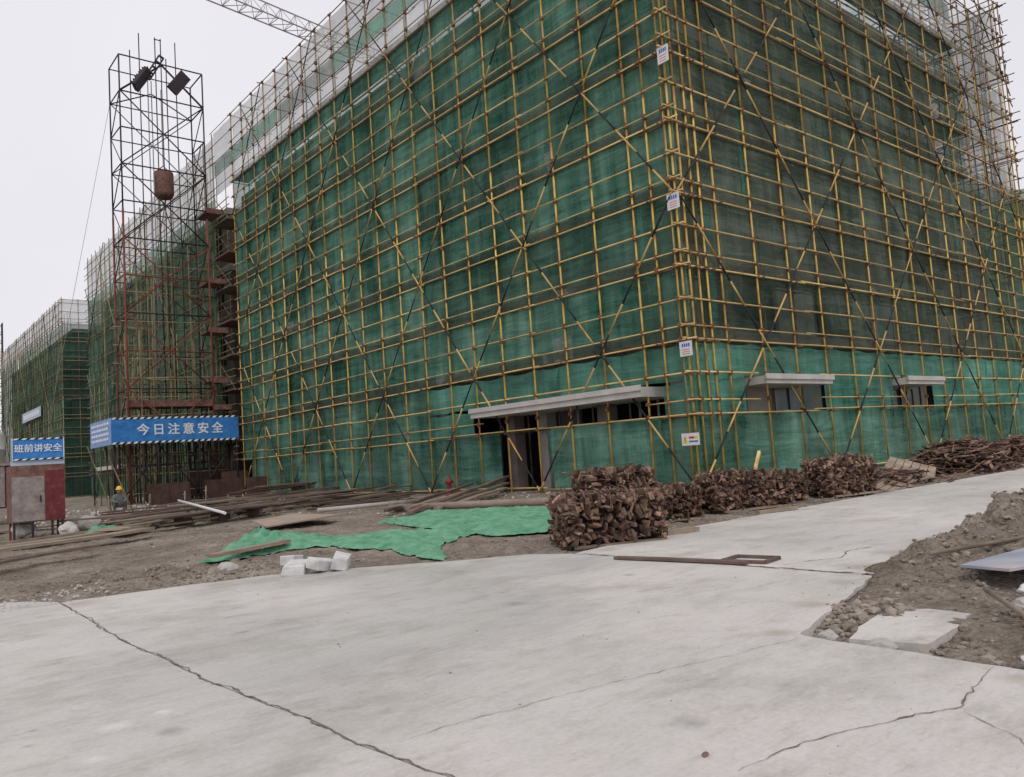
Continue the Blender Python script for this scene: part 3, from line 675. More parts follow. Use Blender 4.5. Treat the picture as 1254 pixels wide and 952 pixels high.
far_block('scaffold','most distant netted scaffold, the one at the left edge of the photo','most distant concrete block, at the left edge of the photo',76,117,14,17.0,19.9,frontface=True)
# stairwell recess between first and second block
RC=empty('stair_link',(2,31.5,0)); tag(RC,'dark narrow stairwell link between the first and second block','building')
T=empty('tmp')
mb=MB(); mb.rng(1.6,6,30.1,32.9,0,17.6); mb.build('recess_wall',M['dark'],T)  # solid block coloured near black as the shade in the slot
for k in range(1,9):
    mb=MB(); mb.rng(-.2,1.5,30.6,32.8,k*LIFT,k*LIFT+.08); mb.build('landing',M['sheetrust'] if k%2 else M['board'],T)
    mb=MB()
    for j in range(3): mb.tube((-.15,30.3,k*LIFT+.4*j+.35),(-.15,32.9,k*LIFT+.4*j+.35+random.uniform(-.1,.1)),.025,5)
    mb.tube((-.1,30.5,k*LIFT),(-.1,32.7,k*LIFT+1.7),.025,5)
    mb.build('handrail',M['farpole'],T)
reparent(T,RC)
# hazy netted block beyond the right end
S=empty('netted_block',(62,14,0)); tag(S,'distant netted block glimpsed past the right end of the scaffold','building')
T=empty('tmp'); mb=MB(); mb.rng(63,75,9.2,30,0,20.5); mb.build('wall',M['brick'],T)
F4=Frame((62,8,0),(1,0,0),(0,-1,0)); F5=Frame((62,8,0),(0,1,0),(-1,0,0))
for k in range(11):
    net_panel(F4,0,13,k*LIFT,(k+1)*LIFT,M['net_far'],T,du=.6); net_panel(F5,0,22,k*LIFT,(k+1)*LIFT,M['net_far'],T,du=.6)
uprights(F4,[i*1.5 for i in range(9)],0,22,T,M['farpole'],.034,5); uprights(F5,[i*1.5 for i in range(15)],0,22,T,M['farpole'],.034,5)
reparent(T,S)

# ------------------------------------------------------------------ hoist tower
TW=empty('hoist_tower',(-3.2,32.5,0)); tag(TW,'tall open steel lattice hoist tower, black above and rusty red below','hoist tower')
T=empty('tmp'); XA,XC,YA,YB=-5.35,-.97,31.5,33.5; TT=23.95; zl=[TT-2.0*i for i in range(12)]+[0]
for x in (XA,XC):
    for y in (YA,YB):
        mb=MB(); mb.tube((x,y,15.5),(x,y,TT),.042,6,0); mb.tube((x,y,0),(x,y,15.5),.055,6,1 if (x,y)!=(XC,YB) else 0); mb.build('leg',[M['steel'],M['rust']],T)
for i,z in enumerate(zl[:-1]):
    mm=M['steel'] if z>13 or i%2 else M['rust']
    mb=MB(); r=.05 if y==YA else .035
    mb.tube((XA,YA,z),(XC,YA,z),.038); mb.tube((XA,YB,z),(XC,YB,z),.032); mb.tube((XA,YA,z),(XA,YB,z),.036); mb.tube((XC,YA,z),(XC,YB,z),.04); mb.build('ring',mm,T)
for i in range(1,11,2):
    z0=zl[i]; z1=zl[min(i+2,11)]
    for y,r in ((YA,.036),(YB,.026)):
        for s in (0,1):
            mb=MB(); mb.tube((XA,y-.03,z0 if s else z1),(XC,y-.03,z1 if s else z0),r); mb.build('brace',M['steel'] if z1>13 else M['rust'],T)
    for x in (XA,XC):
        for j,(a,b) in enumerate(((z0,zl[i+1]),(zl[i+1],z1))):
            mb=MB(); mb.tube((x,YA if j==0 else YB,a),(x,YB if j==0 else YA,b),.028); mb.build('brace',M['steel'],T)
xm=(XA+XC)/2; z1=zl[1]
for x in (XA,XC):
    mb=MB(); mb.tube((x,YA,z1),(xm,YA,TT-.05),.055); mb.build('roof_strut',M['steel'],T); mb=MB(); mb.tube((x,YB,z1),(xm,YB,TT-.9),.035); mb.build('roof_strut',M['steel'],T)
# guide rails
for x,zt in ((-4.55,24.8),(-4.06,25.9),(-3.21,25.9),(-2.91,25.9),(-2.64,24.8),(-2.12,25.9)):
    mb=MB(); mb.tube((x,32.4,3),(x,32.4,zt),.03,6); mb.build('guide_rail',M['steel'],T)
mb=MB(); mb.tube((-3.25,32.4,25.8),(-2.87,32.4,25.8),.03); mb.build('guide_rail',M['steel'],T)
mb=MB()
for dx in (-.09,.09): mb.tube((-3.62+dx,32.2,5),(-3.62+dx,32.2,23.2),.03,6)
mb.build('hoist_cable',M['cable'],T)
# sheave plate with round holes
sp=MB(); a=Vector((-3.95,31.35,22.9)); b=Vector((-3.2,31.35,24.3)); d=(b-a).normalized(); nrm=Vector((d.z,0,-d.x))
for s in (-1,1): sp.tube(a+nrm*.13*s,b+nrm*.13*s,.05,6)
for t in (0,.25,.5,.75,1): p=a.lerp(b,t); sp.tube(p-nrm*.15,p+nrm*.15,.06,6)
sp.build('sheave_plate',M['steel'],T)
def lamp(c,ang,tw):
    mb=MB(); rot=Matrix.Rotation(ang,3,'Y')@Matrix.Rotation(tw,3,'Z')
    mb.box(c,(.62,.18,1.3),rot)
    for i in range(7): mb.box(Vector(c)+rot@Vector((0,.14,-.55+i*.18)),(.6,.1,.05),rot)
    mb.box(Vector(c)+rot@Vector((0,-.1,0)),(.68,.05,1.36),rot); mb.build('floodlight',M['steel'],T,bevel=.02)
lamp((-4.3,31.3,22.75),R(32),R(55)); lamp((-2.35,31.3,23.0),R(35),R(10))
# hoist bucket
import math as _m
mb=MB(); n=20
prof=[(.0,-.78),(.40,-.78),(.50,-.62),(.52,-.55),(.52,.6),(.50,.66),(.44,.66),(.0,.62)]
vs=[(-2.97+p[0]*_m.cos(2*_m.pi*i/n),32.4+p[0]*_m.sin(2*_m.pi*i/n),17.45+p[1]) for p in prof for i in range(n)]
mb.add(vs,[(j*n+i,j*n+(i+1)%n,(j+1)*n+(i+1)%n,(j+1)*n+i) for j in range(len(prof)-1) for i in range(n)],0,True)
mb.tube((-3.4,32.4,18.1),(-2.97,32.4,18.5),.03); mb.tube((-2.54,32.4,18.1),(-2.97,32.4,18.5),.03); mb.tube((-2.97,32.4,18.5),(-2.97,32.4,22.9),.02)
HB=mb.build('hoist_bucket',M['sheetrust']); move_origin(HB,(-2.97,32.4,16.67)); tag(HB,'rusty brown cylindrical bucket hanging inside the hoist tower','bucket')
# red platforms at the tower's right side and extra poles
for z in (16.0,12.0,9.2,6.4,4.9):
    mb=MB(); mb.rng(-.95,.0,31.6,33.4,z,z+.1); mb.rng(-1.0,.0,31.45,31.55,z-.12,z+.16); mb.build('platform',M['sheetrust'],T)
mb=MB(); mb.rng(XA+.1,XC,31.6,33.3,5.0,5.35); mb.build('platform',M['sheetrust'],T)
mb=MB()
for i in range(60):
    x=random.uniform(XA-.8,.0); y=random.uniform(31.3,34.5); z=random.uniform(0,1); mb.tube((x,y,0),(x+random.uniform(-.1,.1),y,random.choice((3,3,3.05,5,7,9,12,14)) ),.028,5)
mb.build('prop_pole',M['farpole'],T)['kind']='stuff'
mb=MB()
for i in range(46):
    x=random.uniform(XA-.9,.0); y=random.uniform(30.8,34.6); mb.tube((x,y,0),(x+random.uniform(-.15,.15),y,3.05),.034,5)
mb.build('shore_pole',M['steel'],T)['kind']='stuff'
mb=MB()
for i in range(30):
    z=random.choice([k*1.0+.5 for k in range(14)]); y=random.choice((31.6,33.4,34)); mb.tube((XA-.2,y,z),(.1,y,z+random.uniform(-.2,.2)),.024,5)
mb.build('prop_tie',M['farpole'],T)['kind']='stuff'
for sg in (0,1):
    for z0 in (0,):
        for j in range(3):
            xa=XA-.6+j*1.9; mb=MB(); mb.tube((xa if sg else xa+2.2,31.2,.1),(xa+2.2 if sg else xa,31.2,3.0),.035); mb.build('brace',M['steel'],T)
mb=MB(); mb.box((-1.2,31.9,.9),(2.2,.05,1.5),R(5)); mb.box((-.2,30.9,.7),(1.4,.05,1.3),R(-10)); mb.build('hoarding',M['darkrust'],T)
reparent(T,TW)
# guy wires
for i,(q,w) in enumerate((((XA,YB,22),(-9.5,33,0)),((XC,YA,TT-2),(2,40,20.5)))):
    mb=MB(); mb.tube(q,w,.011,4); o=mb.build('guy_wire',M['cable']); move_origin(o,w); tag(o,('thin steel guy wire slanting down left of the hoist tower','thin guy wire running from the tower top to the white netting')[i],'wire')

# banners -----------------------------------------------------------
def text_mesh(body,size,name,m,parent,origin,xdir,normal,bold=.02,tilt=0,shear=0,space=1.0):
    cu=bpy.data.curves.new('txt','FONT'); cu.body=body; cu.size=size;  cu.extrude=.006; cu.align_x='CENTER'; cu.align_y='CENTER'; cu.space_character=space
    ob=bpy.data.objects.new('txt',cu); COL.objects.link(ob); dg=bpy.context.evaluated_depsgraph_get(); dg.update()
    me=bpy.data.meshes.new_from_object(ob.evaluated_get(dg)); bpy.data.objects.remove(ob)
    X=Vector(xdir).normalized(); Nn=Vector(normal).normalized(); Y=Nn.cross(X)
    mt=Matrix((( X.x,Y.x,Nn.x,origin[0]),(X.y,Y.y,Nn.y,origin[1]),(X.z,Y.z,Nn.z,origin[2]),(0,0,0,1)))
    if bold>0:
        bmx=bmesh.new()
        for k,(dx,dy) in enumerate(((-1,-1),(1,-1),(0,0),(-1,1),(1,1))):
            c=me.copy(); c.transform(Matrix.Translation((dx*bold,dy*bold,k*.0008))); bmx.from_mesh(c); bpy.data.meshes.remove(c)
        bmx.to_mesh(me); bmx.free()
    me.transform(mt); me.materials.clear(); me.materials.append(m); me.name=name
    o=bpy.data.objects.new(name,me); COL.objects.link(o); o.parent=parent; return o
def stripe_edge(mb,o,X,Nn,L_,z,h,w=.28):
    X=Vector(X); Nn=Vector(Nn); k=int(L_/w); w=L_/k
    for i in range(k):
        a=Vector(o)+X*(i*w); q=w*.5
        mb.add([a+Nn*.012+Vector((0,0,z)),a+X*q+Nn*.012+Vector((0,0,z)),a+X*(q+w*.3)+Nn*.012+Vector((0,0,z+h)),a+X*(w*.3)+Nn*.012+Vector((0,0,z+h))],[(0,1,2,3)],0)
        mb.add([a+X*q+Nn*.012+Vector((0,0,z)),a+X*w+Nn*.012+Vector((0,0,z)),a+X*(w*1.3)+Nn*.012+Vector((0,0,z+h)),a+X*(q+w*.3)+Nn*.012+Vector((0,0,z+h))],[(0,1,2,3)],1)
BN=empty('safety_banner',(-3.2,31,3.1)); tag(BN,'long blue banner with six white characters wrapped around the hoist tower foot','banner')
T=empty('tmp'); bx0,bx1,by,bz0,bz1=-6.42,-.02,30.55,3.05,4.38
mb=MB(); mb.rng(bx0,bx1,by,by+.04,bz0,bz1); mb.build('front_panel',M['blue'],T)
mb=MB(); mb.rng(bx0,bx0+.04,by+.045,by+4.4,bz0,bz1); mb.build('side_panel',M['bluepale'],T)
text_mesh('今日注意安全',.62,'lettering',M['char'],T,(-3.05,by-.012,3.70),(1,0,0),(0,-1,0),bold=.011,space=1.42)
mb=MB(); stripe_edge(mb,(bx0,by,0),(1,0,0),(0,-1,0),bx1-bx0-.1,bz1-.09,.09,.32); stripe_edge(mb,(bx0,by,0),(1,0,0),(0,-1,0),bx1-bx0-.1,bz0,.1,.32); mb.build('striped_border',[M['char'],M['black']],T)
mb=MB()
for r_ in range(4):
    y=by+4.1
    while y>by+.6:
        l=random.uniform(.12,.4); z=bz1-.28-r_*.26; x=bx0-.006
        mb.add([(x,y,z),(x,y-l,z),(x,y-l,z+.12),(x,y,z+.12)],[(0,1,2,3)]); y-=l+.08
mb.build('small_print',M['char'],T)
mb=MB(); mb.rng(bx0+.04,bx1,by+.05,by+4.3,bz1-.15,bz1-.08); mb.build('canopy_roof',M['sheetrust'],T)
for x in (bx0+.1,-4.2,-2.1,bx1-.1):
    for y in (by+.1,by+4.2):
        mb=MB(); mb.tube((x,y,0),(x,y,bz1-.2),.04,6); mb.build('post',M['steel'],T)
reparent(T,BN)

BX=empty('sheet_metal_box',(-12.95,10,0)); tag(BX,'red and grey sheet metal cabinet on legs under the smaller blue banner','cabinet')
T=empty('tmp'); x0,x1,y0,y1=-13.51,-12.36,9.9,10.6
mb=MB(); mb.rng(x0,x1,y0,y1,.37,1.74); mb.build('body',M['sheetrust'],T,bevel=.01)
mb=MB(); mb.rng(x0+.01,x0+.70,y0-.012,y0-.002,.40,1.47); dr=mb.build('door_panel',M['sheetgrey'],T); mb=MB(); mb.rng(x0+.60,x0+.63,y0-.04,y0-.014,.85,1.0); mb.build('handle',M['steel'],dr)
mb=MB(); mb.rng(x0+.72,x1-.01,y0-.012,y0-.002,.40,1.60); mb.build('side_sheet',M['red'],T)
mb=MB(); mb.rng(x0,x1,y0,y0+.03,1.745,1.86); mb.build('top_strip',M['palesign'],T)
for x in (x0+.06,x0+.45,x1-.28,x1-.06):
    mb=MB(); mb.rng(x-.025,x+.025,y0+.03,y0+.08,-.05,.37); mb.build('leg',M['steel'],T)
for x in (x0+.06,x1-.06):
    mb=MB(); mb.rng(x-.025,x+.025,y1-.1,y1-.05,-.05,.37); mb.build('leg',M['rust'],T)
reparent(T,BX)
B2=empty('safety_banner',(-12.95,9.85,1.8)); tag(B2,'smaller blue banner with five white characters above the red and grey cabinet','banner')
T=empty('tmp')
mb=MB(); a=(-13.47,9.86); b=(-12.39,9.86); mb.rng(a[0],b[0],9.86,9.89,1.87,2.40); mb.build('panel',M['blue'],T)
text_mesh('班前讲安全',.205,'lettering',M['char'],T,(-12.93,9.853,2.14),(1,0,0),(0,-1,0),bold=.003)
mb=MB(); stripe_edge(mb,(a[0],9.86,0),(1,0,0),(0,-1,0),1.05,1.87,.035,.17); stripe_edge(mb,(a[0],9.86,0),(1,0,0),(0,-1,0),1.05,2.365,.035,.17); mb.build('striped_border',[M['char'],M['black']],T)
mb=MB(); mb.rng(a[0]-.02,a[0],9.85,9.89,1.86,2.41); mb.rng(b[0],b[0]+.02,9.85,9.89,1.86,2.41); mb.build('frame',M['white'],T)
for x in (a[0]+.08,b[0]-.08):
    mb=MB(); mb.rng(x-.015,x+.015,9.91,9.94,1.745,2.4); mb.build('post',M['rust'],T)
reparent(T,B2)
mb=MB(); mb.rng(-.2,-.16,86.9,98.4,8.9,10.0); 
for i in range(9): mb.rng(-.215,-.202,88+i*1.1,88.7+i*1.1,9.2,9.7,1)
o=mb.build('pale_banner',[M['palesign'],M['char']]); move_origin(o,(-.18,92.6,8.9)); tag(o,'faded pale banner hung on the most distant scaffold','banner')

# corner sign boards
def signboard(y0,y1,z0,z1,x,label,warn=False,rz=0):
    o=empty('warning_sign' if warn else 'level_sign',(x,(y0+y1)/2,z0)); tag(o,label,'sign')
    T=empty('tmp'); mb=MB(); mb.rng(x-.012,x,y0,y1,z0,z1); mb.build('board',M['white'],T)
    w=y1-y0; h=z1-z0; X=x-.0145
    def q(m,s0,s1,t0,t1,nm='print'):
        mb=MB(); ya=y1-w*s0; yb=y1-w*s1
        mb.add([(X,ya,z0+h*t0),(X,yb,z0+h*t0),(X,yb,z0+h*t1),(X,ya,z0+h*t1)],[(0,1,2,3)]); mb.build(nm,m,T)
    if warn:
        mb=MB(); ya=y1-w*.06; yb=y1-w*.34; mb.add([(X,ya,z0+h*.18),(X,yb,z0+h*.18),(X,(ya+yb)/2,z0+h*.88)],[(0,1,2)]); mb.build('yellow_triangle',M['signyellow'],T)
        mb=MB(); X2=X-.002; ym=(ya+yb)/2; mb.add([(X2,ym+.01,z0+h*.38),(X2,ym-.01,z0+h*.38),(X2,ym-.014,z0+h*.68),(X2,ym+.014,z0+h*.68)],[(0,1,2,3)]); mb.add([(X2,ym+.01,z0+h*.26),(X2,ym-.01,z0+h*.26),(X2,ym-.01,z0+h*.33),(X2,ym+.01,z0+h*.33)],[(0,1,2,3)]); mb.build('exclamation_mark',M['black'],T)
        q(M['signred'],.42,.7,.55,.72); q(M['signblue'],.42,.92,.25,.38); q(M['signyellow'],.62,.92,.55,.75)
    else:
        for i in range(4): q(M['signblue'],.2+i*.17,.32+i*.17,.62,.85)
        for i in range(3): q(M['signred'],.2,.8,.42-i*.15,.46-i*.15)
    reparent(T,o)
signboard(-.26,.10,11.15,11.60,-.10,'small white sign board highest up on the scaffold corner')
signboard(-.20,.19,7.24,7.66,-.10,'small white sign board in the middle of the scaffold corner')
signboard(-.20,.19,3.40,3.78,-.10,'small white sign board just above the bright green net at the corner')
signboard(-.18,.37,1.13,1.44,-.10,'white sign with yellow warning triangle low on the scaffold corner',True)

# ------------------------------------------------------------------ tower crane jib
JB=empty('crane_jib',(14,42,35)); tag(JB,'grey lattice jib of a tower crane above the roof netting','crane')
T=empty('tmp'); A=Vector((-12,38.8,35)); D=Vector((1,.158,0)).normalized(); W=Vector((-D.y,D.x,0)); L_=36
ch=[MB() for _ in range(3)]
off=[W*.65,-W*.65,Vector((0,0,1.25))]
for k in range(3):
    ch[k].tube(A+off[k],A+D*L_+off[k],.055,6); ch[k].build('chord',M['jib'],T)
mb=MB(); n=28
for i in range(n):
    a=A+D*(L_*i/n); b=A+D*(L_*(i+.5)/n); c=A+D*(L_*(i+1)/n)
    for k in (0,1): mb.tube(a+off[k],b+off[2],.024,5); mb.tube(b+off[2],c+off[k],.024,5)
    mb.tube(a+off[0],a+off[1],.03,5); mb.tube(a+off[0],c+off[1],.03,5)
mb.build('lacing',M['jib'],T)
mb=MB(); P=A+D*L_
for dx in (-.8,.8):
    for dy in (-.8,.8): mb.tube((P.x+dx,P.y+dy,0),(P.x+dx,P.y+dy,40),.09,6)
for i in range(20):
    for dx,dy,ex,ey in ((-.8,-.8,.8,-.8),(.8,-.8,.8,.8),(.8,.8,-.8,.8),(-.8,.8,-.8,-.8)): mb.tube((P.x+dx,P.y+dy,i*2),(P.x+ex,P.y+ey,i*2+2),.04,5)
mb.build('mast',M['jib'],T)
reparent(T,JB)
mb=MB(); mb.tube((14,20,33),(-40,110,38),.03,4)
# far lattice mast at left edge
T=MB(); X0,Y0=4.0,150
for dx in (-.55,.55):
    for dy in (-.55,.55): T.tube((X0+dx,Y0+dy,0),(X0+dx,Y0+dy,30.2),.09,5)
for i in range(20):
    T.tube((X0-.55,Y0-.55,i*1.5),(X0+.55,Y0-.55,i*1.5+1.5),.05,4); T.tube((X0-.55,Y0-.55,i*1.5),(X0+.55,Y0-.55,i*1.5),.05,4)
o=T.build('lattice_mast',M['steel']); move_origin(o,(X0,Y0,0)); tag(o,'thin dark lattice mast at the far left edge behind the last block','mast')

# silo + red container at left edge
SI=empty('cement_silo',(-12.9,22,0)); tag(SI,'white cylindrical cement silo cut off by the left edge','silo')
T=empty('tmp'); mb=MB(); n=28; cx,cy=-12.82,22.6
prof=[(0,3.5),(.5,3.47),(.82,3.3),(.86,3.2),(.86,2.72),(.89,2.70),(.89,2.66),(.86,2.64),(.86,1.6),(.25,.7),(0,.7)]
mb.add([(cx+p[0]*math.cos(2*math.pi*i/n),cy+p[0]*math.sin(2*math.pi*i/n),p[1]) for p in prof for i in range(n)],[(j*n+i,j*n+(i+1)%n,(j+1)*n+(i+1)%n,(j+1)*n+i) for j in range(len(prof)-1) for i in range(n)],0,True)
mb.build('drum',M['whitedirty'],T)
for i in range(4):
    a=math.pi/4+i*math.pi/2; mb=MB(); mb.tube((cx+.75*math.cos(a),cy+.75*math.sin(a),0),(cx+.75*math.cos(a),cy+.75*math.sin(a),2),.06,6); mb.build('leg',M['rust'],T)
reparent(T,SI)
SH=empty('site_shed',(-12.7,20.8,0)); tag(SH,'low red and grey sheet shed under the white silo','shed')
T=empty('tmp'); mb=MB(); mb.rng(-13.9,-11.98,20.2,21.4,.55,2.02); mb.build('body',M['red'],T)
mb=MB(); mb.rng(-13.95,-11.9,20.1,21.5,2.025,2.12); mb.build('roof',M['sheetgrey'],T)
mb=MB(); mb.rng(-12.5,-12.3,20.15,20.195,.6,2.0); mb.rng(-13.5,-13.3,20.15,20.195,.6,2.0); mb.build('panel',M['sheetgrey'],T)
for x in (-13.8,-12.9,-12.05):
    mb=MB(); mb.rng(x-.04,x+.04,20.3,20.38,0,.55); mb.build('leg',M['rust'],T)
reparent(T,SH)

# ------------------------------------------------------------------ hydrant
H=empty('fire_hydrant',(-.83,9.76,-.02)); tag(H,'red fire hydrant standing in front of the green net','fire hydrant')
mb=MB(); n=16
prof=[(0,0),(.15,0),(.15,.04),(.085,.06),(.075,.40),(.10,.42),(.10,.48),(.085,.50),(.08,.56),(.05,.62),(0,.64)]
mb.add([(p[0]*math.cos(2*math.pi*i/n),p[0]*math.sin(2*math.pi*i/n),p[1]) for p in prof for i in range(n)],[(j*n+i,j*n+(i+1)%n,(j+1)*n+(i+1)%n,(j+1)*n+i) for j in range(len(prof)-1) for i in range(n)],0,True)
mb.build('barrel',M['hydrant'],H)
for d in ((.12,-.03),(-.12,.03)): 
    mb=MB(); mb.tube((0,0,.45),(d[0],d[1],.45),.05,10); mb.tube((d[0]*.9,d[1]*.9,.45),(d[0]*1.1,d[1]*1.1,.45),.062,8); mb.build('outlet',M['hydrant'],H)
mb=MB(); mb.tube((0,0,.62),(0,0,.68),.025,6); mb.build('valve_stem',M['hydrant'],H)

def stones(name,n,fn,m,s0,s1):
    mb=MB()
    for i in range(n):
        x,y=fn(); s=s0+(s1-s0)*random.random()**2.5; g=max(ground_h(x,y),-.14)
        if inside(x,y) and g<0: g=0; s=min(s,.012)
        b=bmesh.new(); bmesh.ops.create_icosphere(b,subdivisions=1,radius=s)
        sx,sy,sz=random.uniform(.7,1.3),random.uniform(.7,1.3),random.uniform(.4,.9); rt=Matrix.Rotation(random.uniform(0,6),3,'Z')
        vs=[rt@Vector((v.co.x*sx*random.uniform(.75,1.2),v.co.y*sy*random.uniform(.75,1.2),v.co.z*sz*random.uniform(.8,1.2)))+Vector((x,y,g+s*.25)) for v in b.verts]
        mb.add(vs,[tuple(v.index for v in f.verts) for f in b.faces]); b.free()
    o=mb.build(name,m); tag(o,kind='stuff'); return o
def inside(x,y): return any(inpoly(x,y,P) for P in SL)
def outside(f):
    def g():
        for _ in range(50):
            p=f()
            if not inside(*p): return p
        return p
    return g
# ------------------------------------------------------------------ wood offcut bundles
def bundle(cx,cy,rz,w,d,h,z=0,label='',pal=True,n=None,hs=.10):
    """w along local x (front), d deep, h high"""
    o=empty('offcut_bundle',(cx,cy,z),rz); tag(o,label,'wood pile','brown bundles of wood offcuts beside the road')
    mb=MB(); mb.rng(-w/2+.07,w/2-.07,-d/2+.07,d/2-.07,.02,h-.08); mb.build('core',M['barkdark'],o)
    mb=MB()
    def piece(c,nd,size):
        t=Vector((random.gauss(0,.28),random.gauss(0,.28),random.gauss(0,.28)))
        rot=Matrix.Rotation(random.uniform(-.5,.5) + (0 if random.random()<.7 else 1.2),3,Vector(nd))@Matrix.Rotation(t.x,3,'X')@Matrix.Rotation(t.y,3,'Y')@Matrix.Rotation(t.z,3,'Z')
        a=size*random.uniform(.6,1.9); b=size*random.uniform(.12,.7); l=random.uniform(.08,.18)
        dims=[0,0,0]; ax=max(range(3),key=lambda i:abs(nd[i])); oth=[i for i in range(3) if i!=ax]; dims[ax]=l; dims[oth[0]]=a; dims[oth[1]]=b
        if random.random()<.5: dims[oth[0]],dims[oth[1]]=dims[oth[1]],dims[oth[0]]
        # skewed (broken) block
        x,y,zz=[q/2 for q in dims]; vs=[]
        for sx,sy,sz in ((-1,-1,-1),(1,-1,-1),(1,1,-1),(-1,1,-1),(-1,-1,1),(1,-1,1),(1,1,1),(-1,1,1)):
            v=Vector((sx*x*random.uniform(.7,1.15),sy*y*random.uniform(.7,1.15),sz*zz*random.uniform(.7,1.15))); vs.append(rot@v+Vector(c))
        mb.add(vs,[(3,2,1,0),(4,5,6,7),(0,1,5,4),(1,2,6,5),(2,3,7,6),(3,0,4,7)])
    for nd,L1 in (((0,-1,0),w),((-1,0,0),d),((1,0,0),d),((0,1,0),w)):
        cnt=int(L1*h/(hs*hs)*1.9)
        for i in range(cnt):
            s=random.uniform(-L1/2,L1/2); t=random.uniform(.02,h-.02)+.02*math.sin(s*7)
            dep=random.uniform(-.05,.05)
            c=(s,-d/2+.03+dep,t) if nd[1]==-1 else (s,d/2-.03+dep,t) if nd[1]==1 else (nd[0]*(w/2-.03+dep),s,t)
            piece(c,nd,hs*random.uniform(.6,1.3))
    for i in range(int(w*d/(hs*hs)*1.4)):
        piece((random.uniform(-w/2,w/2),random.uniform(-d/2,d/2),h-.05+random.uniform(-.04,.06)+.05*noise.noise(Vector((i*.1,cx,cy)))),(0,0,1),hs)
    mb.build('offcuts',M['bark'],o)
    mb=MB()
    for i in range(int(14*w)):   # thin sticks on top
        x=random.uniform(-w/2,w/2); y=random.uniform(-d/2,d/2); a=random.uniform(0,3.1); l=random.uniform(.15,.35)
        mb.tube((x,y,h-.02),(x+math.cos(a)*l,y+math.sin(a)*l,h+random.uniform(-.02,.14)),.009,4)
    mb.build('loose_sticks',M['bark'],o)['kind']='stuff'
    if pal:
        mb=MB()
        for y in (-d/2-.03,0,d/2): mb.box((0,y,-.015),(w*.95,.07,.035))
        for x in (-w*.4,0,w*.4): mb.box((x,0,-.05),(.07,d,.04))
        mb.build('pallet',M['plank'],o)
    return o
bundle(-8.97,-5.30,R(-24),1.26,.72,.57,.02,'large ragged bundle of brown wood offcuts nearest the camera, on the road edge',hs=.08)
bundle(-7.85,-4.42,R(-18),1.0,.7,.82,.03,'tallest brown offcut bundle, directly behind the nearest one',hs=.07)
bundle(-6.50,-4.35,R(-15),.74,.5,.46,.03,'low offcut bundle between the tallest one and the one with a plank on top',hs=.06)
bundle(-5.02,-4.55,R(-14),1.16,.6,.55,.06,'offcut bundle with a yellow plank lying on its top',hs=.06)
bundle(-3.62,-4.6,R(-14),.52,.5,.50,.04,'small narrow dark offcut bundle between two larger ones',hs=.06)
bundle(-2.10,-4.85,R(-12),1.22,.6,.62,.06,'wide reddish offcut bundle with an even top, fifth along the netting',hs=.055)
def bar(name,p,q,w,h,m,label,cat,group=None,roll=0,bev=.004):
    p=Vector(p); q=Vector(q); d=q-p; L_=d.length; o=None
    mb=MB(); k=max(1,int(L_/.5)); 
    vs=[]
    ph=random.random()*9
    for i in range(k+1):
        x=-L_/2+L_*i/k; s=.02*math.sin(ph+i*.9)*min(1,L_/3); 
        for a,b in ((-w/2,-h/2),(w/2,-h/2),(w/2,h/2),(-w/2,h/2)): vs.append((x,a+s,b+s*.4))
    fs=[(4*i+j,4*i+(j+1)%4,4*(i+1)+(j+1)%4,4*(i+1)+j) for i in range(k) for j in range(4)]
    fs=[tuple(reversed(f)) for f in fs]+[(0,1,2,3),(4*k+3,4*k+2,4*k+1,4*k)]
    mb.add(vs,fs); o=mb.build(name,m)
    o.rotation_mode='QUATERNION'; o.location=(p+q)/2; o.rotation_quaternion=d.to_track_quat('X','Z')@Matrix.Rotation(roll,3,'X').to_quaternion()
    tag(o,label,cat,group); return o
def rod(name,p,q,r,m,label,cat,group=None):
    p=Vector(p); q=Vector(q); mb=MB(); d=q-p; mb.tube((0,0,0),d,r,10); o=mb.build(name,m); o.location=p; tag(o,label,cat,group); return o
bar('timber_bar',(-4.9,-4.9,.70),(-4.0,-4.4,.95),.05,.05,M['ledger'],'yellowish plank sticking up from the fourth offcut bundle','plank')
bar('timber_bar',(-5.5,-5.25,.03),(-4.7,-5.45,.03),.1,.05,M['plank'],'short pale batten on the ground before the offcut bundle with the plank','plank')
bar('timber_bar',(-8.2,-5.62,.03),(-7.7,-5.75,.03),.12,.06,M['plank'],'short pale batten on the road edge right of the nearest offcut bundle','plank')
